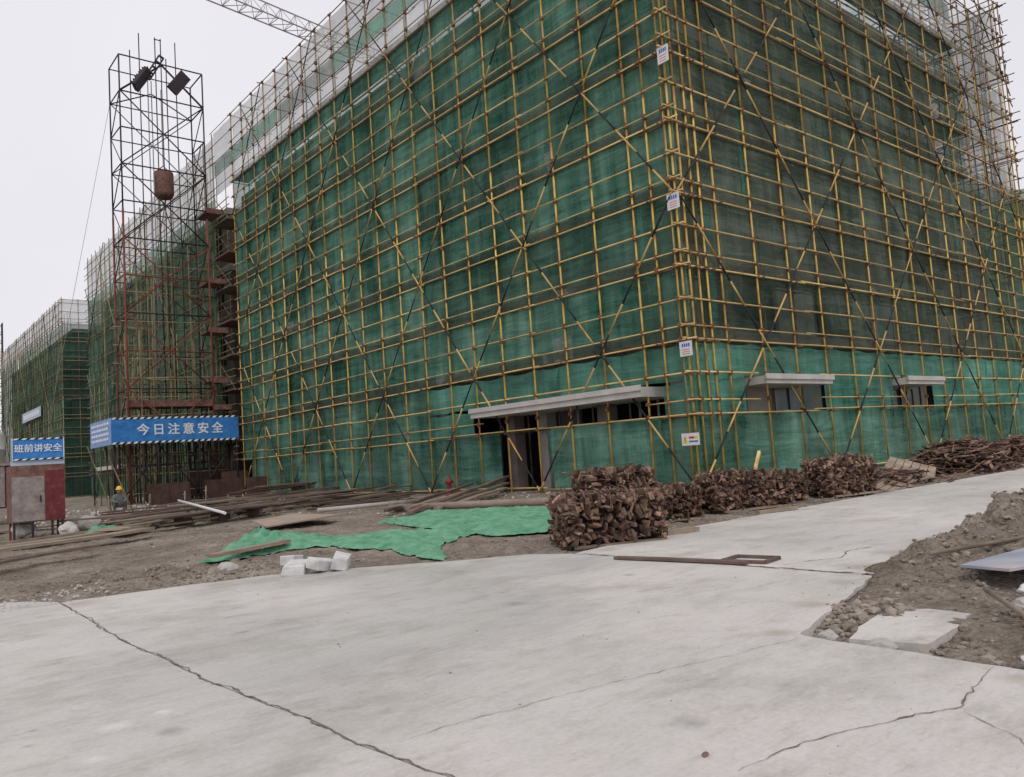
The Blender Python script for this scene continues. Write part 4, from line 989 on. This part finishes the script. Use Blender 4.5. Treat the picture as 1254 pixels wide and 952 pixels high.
# low boards and far pile
for i,(x,y,a,w,l,z,lab) in enumerate(((-.4,-4.9,10,.8,1.0,.08,'weathered board lying right of the wide reddish offcut bundle'),(.5,-4.7,-15,.7,1.4,.16,'tilted grey board stacked with the low boards by the netting'),(1.9,-4.4,20,1.0,1.6,.30,'large pale slatted board leaning on the low wood heap'))):
    mb=MB(); 
    for k in range(6): mb.box((0,(k-2.5)*w/6,0),(l,w/6-.015,.03))
    mb.box((-l*.35,0,-.035),(.06,w,.04)); mb.box((l*.35,0,-.035),(.06,w,.04))
    o=mb.build('slatted_board',M['plank']); o.location=(x,y,z); o.rotation_euler=(R(18),R(-6),R(a)); tag(o,lab,'board')
def brush(cx,cy,lx,ly,h,n,label,name='timber_heap',r=.016,L0=.8):
    mb=MB()
    for i in range(n):
        x=random.gauss(0,.38)*lx; y=random.gauss(0,.38)*ly; x=max(-lx,min(lx,x)); e=max(0,1-(abs(x)/lx)**2)*max(0,1-min(1,abs(y)/ly)**2)
        z=random.uniform(0,h*e)+.02; a=random.gauss(0,.5); l=random.uniform(.4,1)*L0; t=random.gauss(0,.18)
        c=Vector((x,y,z)); d=Vector((math.cos(a)*l/2,math.sin(a)*l/2,t*l/2)); d.z=max(d.z,-z*.5)
        if random.random()<.5: mb.tube(c-d,c+d,r*random.uniform(.6,1.4),5)
        else: mb.box(c,(l,.05*random.uniform(.6,1.6),.03),Matrix.Rotation(a,3,'Z')@Matrix.Rotation(-t,3,'Y'))
    o=mb.build(name,M['bark']); o.location=(cx,cy,-.02); tag(o,label,'wood pile'); return o
brush(.6,-4.5,1.8,.8,.34,260,'low heap of brown scrap timber in the gap after the bundles')
brush(5.6,-4.1,3.2,1.2,.82,1500,'long dark heap of brushy scrap timber at the right edge')
brush(-6.2,-4.0,1.6,.7,.36,220,'low dark scrap heap behind the offcut bundles at the corner')
brush(11,-3.6,4,1.2,.7,900,'far dark timber heap continuing past the right edge')

# ------------------------------------------------------------------ planks and boards on the left
PG='long boards lying on the dirt'
def plank(p,q,w,h,lab,m='plank'): return bar('plank',p,q,w,h,M[m],lab,'plank',PG)
plank((-15.9,2.9,.17),(-11.7,5.35,.17),.42,.05,'broad pale board nearest the left edge, raised over a dark gap')
plank((-15.9,5.3,.06),(-11.95,7.5,.08),.36,.04,'pale board just behind the broad raised one at the left edge')
plank((-15.5,7.2,.05),(-11.9,8.9,.06),.12,.05,'thin dark batten in front of the cabinet legs')
plank((-15,1.9,.08),(-13.2,3.0,.12),.2,.04,'short dark board under the broad raised board','planked')
plank((-10.7,7.8,.24),(-7.2,9.6,.26),.5,.05,'front long board of the raised formwork, over a dark gap')
plank((-8.5,15.6,.24),(-4.9,16.9,.26),.6,.05,'rear long board of the raised formwork')
plank((-9.9,11.2,.05),(-6.3,12.0,.06),.4,.04,'middle weathered board behind the front formwork board')
plank((-7.2,10.3,.06),(-4.6,11.4,.08),.30,.05,'board that points from the formwork to the long lumber')
plank((-5.3,10.8,.08),(-.6,12.7,.10),.34,.05,'long purplish lumber before the green net','planked')
plank((-5.2,9.4,.06),(-1.6,10.8,.10),.28,.05,'second purplish lumber piece before the green net','planked')
plank((-6.5,8.6,.05),(-2.6,9.6,.08),.24,.05,'brown lumber in front of the purplish pieces','planked')
for i in range(5):
    plank((-2.7+i*.1,25.0-i*.5,.30+.06*i),(.2+i*.1,23.8-i*.5,.36+.06*i),.35,.05,('lowest','second','middle','fourth','top')[i]+' board of the far brown stack near the tower foot','planked')
plank((-9.6,17.6,.1),(-5.5,17.8,.15),.4,.05,'far pale board left of the tower foot')
plank((-10.4,14.4,.1),(-8.2,15.2,.1),.5,.05,'short pale board beyond the green scrap of net')
plank((-11.2,12.3,.06),(-8.4,13.6,.08),.4,.05,'grey board between the cabinet and the formwork')
plank((-13.9,12.6,.06),(-11.0,14.4,.08),.3,.05,'grey board behind the cabinet')
plank((-12.72,-1.42,.10),(-11.4,-.9,.13),.16,.05,'short board weighing down the rumpled green net')
for x,y in ((-10.1,8.1),(-9.0,8.7),(-7.8,9.3),(-8.0,15.8),(-6.5,16.3),(-5.3,16.7)):
    mb=MB(); mb.box((0,0,0),(.25,.35,.20),random.random()); mb.box((.02,0,.0),(.12,.5,.14),random.random()); o=mb.build('support_block',M['planked']); o.location=(x,y,.09); tag(o,'dark timber block under the raised formwork boards','block','timber blocks under the raised formwork')
rr=random.Random(11)
side=[]
for i in range(72):
    t=rr.random(); x=-10.5+9.5*t+rr.uniform(-1,1); y=(9 if i%2 else 7.5)+6*t+rr.uniform(-1,7)*(1 if i%2 else .4); a=R(rr.gauss(20,9)); l=rr.uniform(1.6,4.6)
    side.append((x,y,a,l))
for i,(x,y,a,l) in enumerate(sorted(side,key=lambda q:q[0])):
    z=.07+.06*rr.random()+(.20 if i%3==0 else 0)
    o=bar('plank',(x-math.cos(a)*l/2,y-math.sin(a)*l/2,z),(x+math.cos(a)*l/2,y+math.sin(a)*l/2,z+rr.uniform(-.02,.06)),rr.uniform(.12,.4),.04,M['plank'] if i%3 else M['planked'],'weathered formwork plank strewn over the dirt before the tower foot and the scaffold','plank','loose planks strewn before the tower foot')
tag(stones('rubble',700,lambda:(random.uniform(-12,-2),random.uniform(9,20)),M['stone'],.02,.08),'broken lumps among the strewn planks','rubble')
# the fan of long poles
for i,(p,q) in enumerate((((-6.74,2.96,.06),(.6,8.3,.50)),((-6.6,3.3,.12),(.2,8.0,.40)),((-6.3,3.2,.06),(-.2,7.4,.30)),((-6.9,3.7,.10),(-.9,8.4,.34)),((-5.9,3.1,.05),(-1.0,6.6,.2)),((-6.4,4.3,.05),(-1.4,8.6,.22)),((-6.0,5.2,.05),(-1.6,8.9,.12)))):
    bar('lumber_piece',p,q,.12 if i%2 else .16,.06,M['plank'] if i%3 else M['planked'],('uppermost','second','third','fourth','fifth','sixth','rearmost')[i]+' long batten of the fanned lumber heap leaning to the door','lumber','battens fanned out before the door opening')
# plywood
mb=MB(); P=[(-9.58,5.0),(-8.1,6.2),(-8.0,3.9),(-10.2,2.76)]; mb.add([(x,y,.10) for x,y in P]+[(x,y,.13) for x,y in P],[(0,1,2,3),(7,6,5,4),(0,4,5,1),(1,5,6,2),(2,6,7,3),(3,7,4,0)])
o=mb.build('plywood_sheet',M['ply']); move_origin(o,(-9,4.5,.1)); tag(o,'flat tan plywood sheet lying on the dirt above the green net','plywood')
mb=MB(); mb.box((0,0,0),(1.2,.8,.03)); mb.box((.1,.05,.03),(1.0,.7,.02),.2); o=mb.build('plywood_sheet',M['ply']); o.location=(-11.6,7.6,.1); o.rotation_euler=(0,R(3),R(40)); tag(o,'small tan sheet beside the scrap of green net by the cabinet','plywood')
rod('white_pipe',(-8.7,13.0,.50),(-9.75,6.2,.30),.035,M['white'],'thin white pipe slanting across the raised formwork','pipe')
rod('brown_pipe',(-6.3,4.6,.10),(-4.05,.25,.10),.09,M['pipe'],'thick brown pipe lying along the back edge of the green ground net','pipe')
rod('pale_pipe',(-6.91,7.25,.08),(-4.4,6.9,.08),.06,M['stonepale'],'pale pipe on the ground between lumber and dirt','pipe')
# stakes
for i in range(14):
    x=-12+i*.55+random.uniform(-.2,.2); y=18+random.uniform(-2,6); h=random.uniform(.4,.9)
    mb=MB(); mb.tube((0,0,-.05),(random.uniform(-.05,.05),0,h),.025,5); mb.box((0,0,h*.8),(.10,.04,.04)); o=mb.build('stake',M['plank']); o.location=(x,y,0); tag(o,'short wooden stake in the ground before the tower foot','stake','stakes before the tower foot')
for i,(x,y,a) in enumerate(((-9.4,20.5,14),(-8.6,20.8,8))):
    rod('leaning_pole',(x+.6,y,0),(x,y+1,2.6-i*.4),.024,M['farpole'],('long pole leaning left of the crouching worker','shorter pole leaning just left of the crouching worker')[i],'pole')
# rust boards behind the tower foot
for i,(x,y,rz,lab) in enumerate(((-1.6,28.4,12,'rust brown sheet leaning under the right end of the long banner'),(.0,27.0,-8,'dark rust sheet leaning at the left end of the yellow scaffold'),(-4.6,27.5,5,'low rust sheet in the shade under the long banner'))):
    mb=MB(); mb.box((0,0,.5),(2.0,.05,1.0)); 
    for k in range(5): mb.box((-.9+k*.45,-.04,.5),(.05,.04,.98))
    o=mb.build('rust_panel',M['darkrust']); o.location=(x,y,0); o.rotation_euler=(R(-14),0,R(rz)); tag(o,lab,'panel')

# ------------------------------------------------------------------ green ground nets
def groundnet(poly,label,amp=.05,step=.06,z=.05,rumple=None):
    bm=clip_grid(poly,step,.05)
    for v in bm.verts:
        x,y=v.co.x,v.co.y; g=max(ground_h(x,y),-.02)
        h=amp*(.5+fb(x,y,1.6,4,2))+.035*(1-abs(fb(x,y,3.1,3,6))*2.2)*max(0,fb(x,y,.8,2,77)+.5)+.012*fb(x,y,9,3,6)
        if rumple:
            d=math.exp(-((x-rumple[0])**2+(y-rumple[1])**2)/rumple[2]**2); h+=d*(.13+.20*abs(fb(x,y,4,4,11)))
        ed=min(1,segd(x,y,poly)/.22); v.co.z=g+.012+max(0,h*ed+.03*ed+.012*fb(x,y,12,2,3))
    for f in bm.faces: f.smooth=True
    bm.normal_update()
    me=bpy.data.meshes.new('ground_net'); bm.to_mesh(me); bm.free(); me.materials.append(M['tarp'])
    o=bpy.data.objects.new('ground_net',me); COL.objects.link(o); move_origin(o,(poly[0][0],poly[0][1],0)); tag(o,label,'netting'); return o
groundnet([(-12.83,-1.06),(-12.0,-.1),(-11.43,.62),(-10.6,1.35),(-10.3,.75),(-10.12,-.26),(-8.87,-.86),(-8.62,-2.1),(-10.12,-3.15),(-11.05,-4.62),(-10.98,-3.7),(-10.75,-2.88),(-10.95,-1.31),(-11.45,-1.0),(-12.3,-1.3)],'green net strip on the dirt, rumpled at its left end behind the white blocks',rumple=(-11.6,-.3,.75))
groundnet([(-8.13,2.09),(-6.9,2.7),(-6.21,3.0),(-5.3,1.86),(-4.78,.06),(-6.0,-1.4),(-8.1,-3.6),(-9.0,-3.0),(-8.73,-1.4),(-8.40,.4)],'large flat green net on the dirt left of the nearest offcut bundle')
groundnet([(-12.3,8.7),(-11.7,10.2),(-11.2,9.6),(-11.2,8.5),(-12.0,7.7)],'small green scrap of net on the ground near the cabinet',amp=.12)

# ------------------------------------------------------------------ white blocks
def blk(x,y,z,dx,dy,dz,rx,ry,rz,lab):
    mb=MB(); mb.box((0,0,0),(dx,dy,dz)); mb.v=[(a*random.uniform(.8,1.06),b_*random.uniform(.82,1.06),c*random.uniform(.75,1.08)) for a,b_,c in mb.v]; o=mb.build('aerated_block',M['block'],None,.012); o.location=(x,y,z); o.rotation_euler=(R(rx),R(ry),R(rz)); tag(o,lab,'block','white building blocks'); return o
blk(-12.52,-3.70,.06,.26,.44,.13,3,2,-40,'leftmost white block of the group, lying flat at the pavement edge')
blk(-12.30,-3.90,.08,.19,.42,.14,-10,12,-66,'white block tilted against its neighbour in the middle of the group')
blk(-12.10,-3.98,.09,.20,.38,.16,6,12,-34,'white block leaning at the right of the group')
blk(-12.25,-2.95,.06,.20,.25,.16,0,6,20,'separate white block behind the left end of the group')
# rubble
tag(stones('rubble',900,outside(lambda:(random.gauss(-12.9,1.1),random.gauss(-2.5,.6))),M['stone'],.006,.034),'loose grey rubble along the pavement edge on the left','rubble')
tag(stones('rubble',520,outside(lambda:(random.uniform(-12.1,-9),random.uniform(-11.3,-9.6))),M['stone'],.005,.028),'broken stones in the dug-out patch on the right','rubble')
tag(stones('rubble',420,outside(lambda:(random.uniform(-12.15,-11.0),random.uniform(-10.1,-9.55))),M['stone'],.008,.045),'broken lumps at the left tip of the dug-out patch','rubble')
tag(stones('rubble',260,outside(lambda:(random.uniform(-12.1,-9.5),random.uniform(-11.2,-10.5))),M['stone'],.008,.045),'pale broken lumps in front of the broken slab','rubble')
tag(stones('rubble',700,lambda:(random.gauss(-8.0,1.2),random.gauss(-9.7,.28)),M['stone'],.006,.035),'stones and clods over the dirt heap on the right','rubble')
tag(stones('rubble',1100,outside(lambda:(random.uniform(-15,-3),random.uniform(-4.6,14))),M['stone'],.008,.04),'scattered stones over the bare dirt','rubble')
tag(stones('rubble',500,lambda:(random.uniform(-9.8,8),random.uniform(-5.3,-3.6)),M['stone'],.012,.05),'debris along the foot of the offcut bundles','rubble')
tag(stones('grit',260,lambda:(random.uniform(-15.6,-14.3),random.gauss(-2.7,.35)),M['stonepale'],.006,.03),'crushed pale concrete at the left pavement corner','rubble')
tag(stones('grit',60,lambda:(random.uniform(-14.5,-9.2),random.uniform(-11.2,-4)),M['stone'],.003,.009),'sparse grit on the concrete','grit')
tag(stones('rubble',300,lambda:(random.uniform(-7,0),random.uniform(2.5,9.5)),M['stonepale'],.015,.06),'pale rubble strip in front of the scaffold','rubble')
tag(stones('rubble',500,lambda:(random.uniform(-12,-1),random.uniform(14,29)),M['stonepale'],.03,.12),'pale rubble around the tower foot','rubble')
def lump(x,y,z,r,sc_,rz,lab,m='stonepale',seed=1,name='concrete_lump',cat='rubble'):
    bm=bmesh.new(); bmesh.ops.create_icosphere(bm,subdivisions=3,radius=r)
    for v in bm.verts:
        k=1+.35*noise.noise(v.co*2.2/r*.5+Vector((seed,0,0)))+.12*noise.noise(v.co*6/r*.5+Vector((seed,0,0))); v.co=Vector((v.co.x*k*sc_[0],v.co.y*k*sc_[1],v.co.z*k*sc_[2]))
    me=bpy.data.meshes.new(name); bm.to_mesh(me); bm.free(); me.materials.append(M[m]); o=bpy.data.objects.new(name,me); COL.objects.link(o); o.location=(x,y,z); o.rotation_euler=(0,0,rz); tag(o,lab,cat); return o
lump(-12.0,-10.0,-.02,.055,(1,1,.7),.3,'pale broken lump at the left tip of the dug-out patch')
lump(-12.03,-10.33,-.03,.075,(.9,1.2,.6),.8,'angular lump leaning on the left end of the broken slab',seed=4)
lump(-9.25,-9.50,.09,.085,(1,1,.8),.3,'rounded pale boulder low on the dirt heap',seed=7)
lump(-12.05,-11.12,.015,.06,(1.4,1,.4),.3,'small white lump beside the right-hand crack',m='block',seed=9)
lump(-10.75,-10.72,.02,.10,(1.4,1,.5),.9,'flat stone by the thin pole at right',seed=12)
lump(-7.6,-9.62,.33,.11,(1.4,1,.8),.3,'large grey boulder on top of the dirt heap at the right edge',m='stone',seed=15)
lump(-7.35,-9.75,.36,.13,(1,1.2,.7),.3,'second boulder on top of the dirt heap at the right edge',m='stone',seed=16)
lump(-12.9,-2.55,.02,.12,(1.2,1,.7),.3,'largest stone in the rubble left of the white blocks',seed=19)
lump(-12.5,8.95,.16,.22,(1,1,.8),.3,'white filled sack under the right end of the cabinet',m='sack',seed=22,name='filled_sack',cat='sack')
lump(-13.2,10.4,.18,.24,(1.1,1,.8),.3,'white filled sack under the middle of the cabinet',m='sack',seed=23,name='filled_sack',cat='sack')
lump(-11.6,11.0,.15,.26,(1.1,1,.8),.3,'pale lump on the dirt right of the cabinet',seed=27)
# broken slab in the pit
o=slab('broken_slab',[(-12.06,-10.16),(-11.75,-10.06),(-11.12,-9.96),(-10.98,-10.16),(-10.98,-10.42),(-11.4,-10.5),(-11.92,-10.54)],M['conc2'],.05,.03,-.012)
tag(o,'broken piece of concrete slab lying in the dug-out patch','slab')
move_origin(o,(-11.5,-10.3,0)); o.rotation_euler=(R(1.2),R(.8),0)
# blue-grey sheet, pole, batten at right edge
mb=MB(); P=[(-9.82,-9.92),(-8.6,-10.1),(-8.9,-10.75),(-10.25,-10.42)]
mb.add([(x,y,.08+.02*i) for i,(x,y) in enumerate(P)]+[(x,y,.10+.02*i) for i,(x,y) in enumerate(P)],[(0,1,2,3),(7,6,5,4),(0,4,5,1),(1,5,6,2),(2,6,7,3),(3,7,4,0)])
o=mb.build('metal_sheet',M['sheetblue']); move_origin(o,(-9.4,-10.3,.08)); tag(o,'blue-grey sheet lying on the dirt at the right edge','sheet')
rod('thin_pole',(-10.55,-10.36,.06),(-12.0,-11.35,.04),.018,M['plank'],'thin pale pole lying from the blue-grey sheet to the right edge','pole')
rod('thin_pole',(-9.6,-9.6,.14),(-8.3,-10.0,.16),.018,M['plank'],'thin batten on the dirt behind the blue-grey sheet','pole')
lump(-10.35,-10.55,.04,.06,(1.3,1,.6),.3,'white rag under the edge of the blue-grey sheet',m='block',seed=31,name='white_rag',cat='rag')
# thin timber frame on the joint
bar('flat_board',(-10.16,-6.55,.02),(-9.95,-8.05,.02),.10,.025,M['planked'],'thin dark board lying across the joint in the road','board')
mb=MB(); 
for c,d in (((0,0,.015),(.04,.45,.03)),((.32,0,.015),(.04,.45,.03)),((.16,.22,.015),(.32,.04,.03)),((.16,-.22,.015),(.32,.04,.03))): mb.box(c,d)
o=mb.build('steel_frame',M['planked']); o.location=(-9.86,-7.95,0.002); o.rotation_euler=(0,0,R(8)); tag(o,'small flat rusty frame lying at the end of the thin dark board','frame')
lump(-14.02,-10.6,.003,.018,(1.6,.7,.3),.5,'tiny dead leaf on the concrete near the bottom edge',m='planked',seed=41,name='dead_leaf',cat='leaf')

# ------------------------------------------------------------------ crouching worker
def skin_body(name,verts,edges,rad,m,parent=None):
    me=bpy.data.meshes.new(name); me.from_pydata(verts,edges,[]); o=bpy.data.objects.new(name,me); COL.objects.link(o)
    md=o.modifiers.new('skin','SKIN'); sd=me.skin_vertices[0].data
    for i,r in enumerate(rad): sd[i].radius=(r,r)
    sd[0].use_root=True
    o.modifiers.new('sub','SUBSURF').levels=2; o.modifiers['sub'].render_levels=2
    dg=bpy.context.evaluated_depsgraph_get(); dg.update(); m2=bpy.data.meshes.new_from_object(o.evaluated_get(dg)); bpy.data.objects.remove(o)
    m2.name=name; m2.materials.clear(); m2.materials.append(m)
    for p in m2.polygons: p.use_smooth=True
    o=bpy.data.objects.new(name,m2); COL.objects.link(o); 
    if parent: o.parent=parent
    return o
PW=empty('person',(-8.1,22.4,0),R(-100)); tag(PW,'crouching worker in grey clothes and a yellow hard hat near the tower foot','person')
V=[(0,0,.28),(.04,0,.45),(.10,0,.66),(.12,0,.74),(.14,0,.84),        # pelvis, waist, chest, neck, head
   (.0,.12,.26),(.36,.20,.46),(.16,.20,.08),(.32,.22,.03),
   (.0,-.12,.26),(.36,-.20,.46),(.16,-.20,.08),(.32,-.22,.03),
   (.10,.19,.64),(.22,.24,.42),(.42,.14,.40),(.49,.10,.40),
   (.10,-.19,.64),(.22,-.24,.42),(.42,-.14,.40),(.49,-.10,.40)]
Ed=[(0,1),(1,2),(2,3),(3,4),(0,5),(5,6),(6,7),(7,8),(0,9),(9,10),(10,11),(11,12),(2,13),(13,14),(14,15),(15,16),(2,17),(17,18),(18,19),(19,20)]
Rd=[.15,.14,.16,.06,.10,.10,.075,.055,.045,.10,.075,.055,.045,.06,.05,.04,.03,.06,.05,.04,.03]
skin_body('body',V,Ed,Rd,M['cloth'],PW)
mb=MB(); n=14; prof=[(.0,.135),(.06,.125),(.10,.09),(.122,.03),(.125,0),(.155,-.012),(.155,-.02),(.12,-.01)]
mb.add([(.14+p[0]*math.cos(2*math.pi*i/n)*1.1,p[0]*math.sin(2*math.pi*i/n),.90+p[1]) for p in prof for i in range(n)],[(j*n+(i+1)%n,j*n+i,(j+1)*n+i,(j+1)*n+(i+1)%n) for j in range(len(prof)-1) for i in range(n)],0,True)
mb.build('hard_hat',M['helmet'],PW)
mb=MB(); n=12; prof=[(.0,.12),(.07,.09),(.10,.02),(.09,-.05),(.05,-.11),(0,-.12)]
mb.add([(.15+p[0]*math.cos(2*math.pi*i/n)*1.12,p[0]*math.sin(2*math.pi*i/n)*1.05,.84+p[1]) for p in prof for i in range(n)],[(j*n+(i+1)%n,j*n+i,(j+1)*n+i,(j+1)*n+(i+1)%n) for j in range(len(prof)-1) for i in range(n)],0,True)
mb.box((.27,0,.83),(.03,.025,.04)); mb.build('face',M['skin'],PW)

# ------------------------------------------------------------------ world, sun, camera
w=bpy.data.worlds.new('World'); sc.world=w; w.use_nodes=True; nt=w.node_tree; nt.nodes.clear(); L=nt.links.new
out=N(nt,'ShaderNodeOutputWorld'); bg=N(nt,'ShaderNodeBackground'); sky=N(nt,'ShaderNodeTexSky'); sky.sky_type='NISHITA'; sky.sun_disc=False
EL,AZ=R(50),R(215)
sky.sun_elevation=EL; sky.sun_rotation=AZ; sky.air_density=1; sky.dust_density=4
bg.inputs['Strength'].default_value=.1
mx=N(nt,'ShaderNodeMix',data_type='RGBA'); mx.inputs[0].default_value=.93; L(sky.outputs[0],mx.inputs[6])
tc=N(nt,'ShaderNodeTexCoord'); cn=N(nt,'ShaderNodeTexNoise'); cn.inputs['Scale'].default_value=1.3; cn.inputs['Detail'].default_value=4; L(tc.outputs['Generated'],cn.inputs['Vector'])
rp=ramp(nt,[(.3,(7.7,7.6,8.1)),(.7,(9.0,8.85,9.3))]); L(cn.outputs['Fac'],rp.inputs['Fac']); L(rp.outputs[0],mx.inputs[7])
L(mx.outputs[2],bg.inputs['Color']); L(bg.outputs[0],out.inputs['Surface'])
sd=bpy.data.lights.new('sun','SUN'); sd.energy=1.1; sd.angle=R(25); sd.color=(1,.96,.9); so=bpy.data.objects.new('sun',sd); COL.objects.link(so)
dirv=Vector((math.sin(AZ)*math.cos(EL),math.cos(AZ)*math.cos(EL),math.sin(EL)))
so.rotation_euler=dirv.to_track_quat('Z','Y').to_euler(); so.location=(-20,-20,30)
so['label']='sun'; 
cam=bpy.data.cameras.new('camera'); co=bpy.data.objects.new('camera',cam); COL.objects.link(co); sc.camera=co
Rm=Matrix(((0.7677770384,-0.0006545414,-0.6407167790),(-0.6371037119,-0.1068337926,-0.7633383267),(-0.0679505669,0.9942766780,-0.0824415436)))
mw=Rm.to_4x4(); mw.translation=Vector((-16.56549,-12.62641,1.2)); co.matrix_world=mw
cam.sensor_fit='HORIZONTAL'; cam.sensor_width=36; cam.lens=36*978.879/1254; cam.clip_start=.05; cam.clip_end=6000
sc.view_settings.view_transform='Standard'; sc.view_settings.look='None'; sc.view_settings.exposure=0; sc.view_settings.gamma=1
sc.cycles.transparent_max_bounces=24; sc.cycles.max_bounces=6
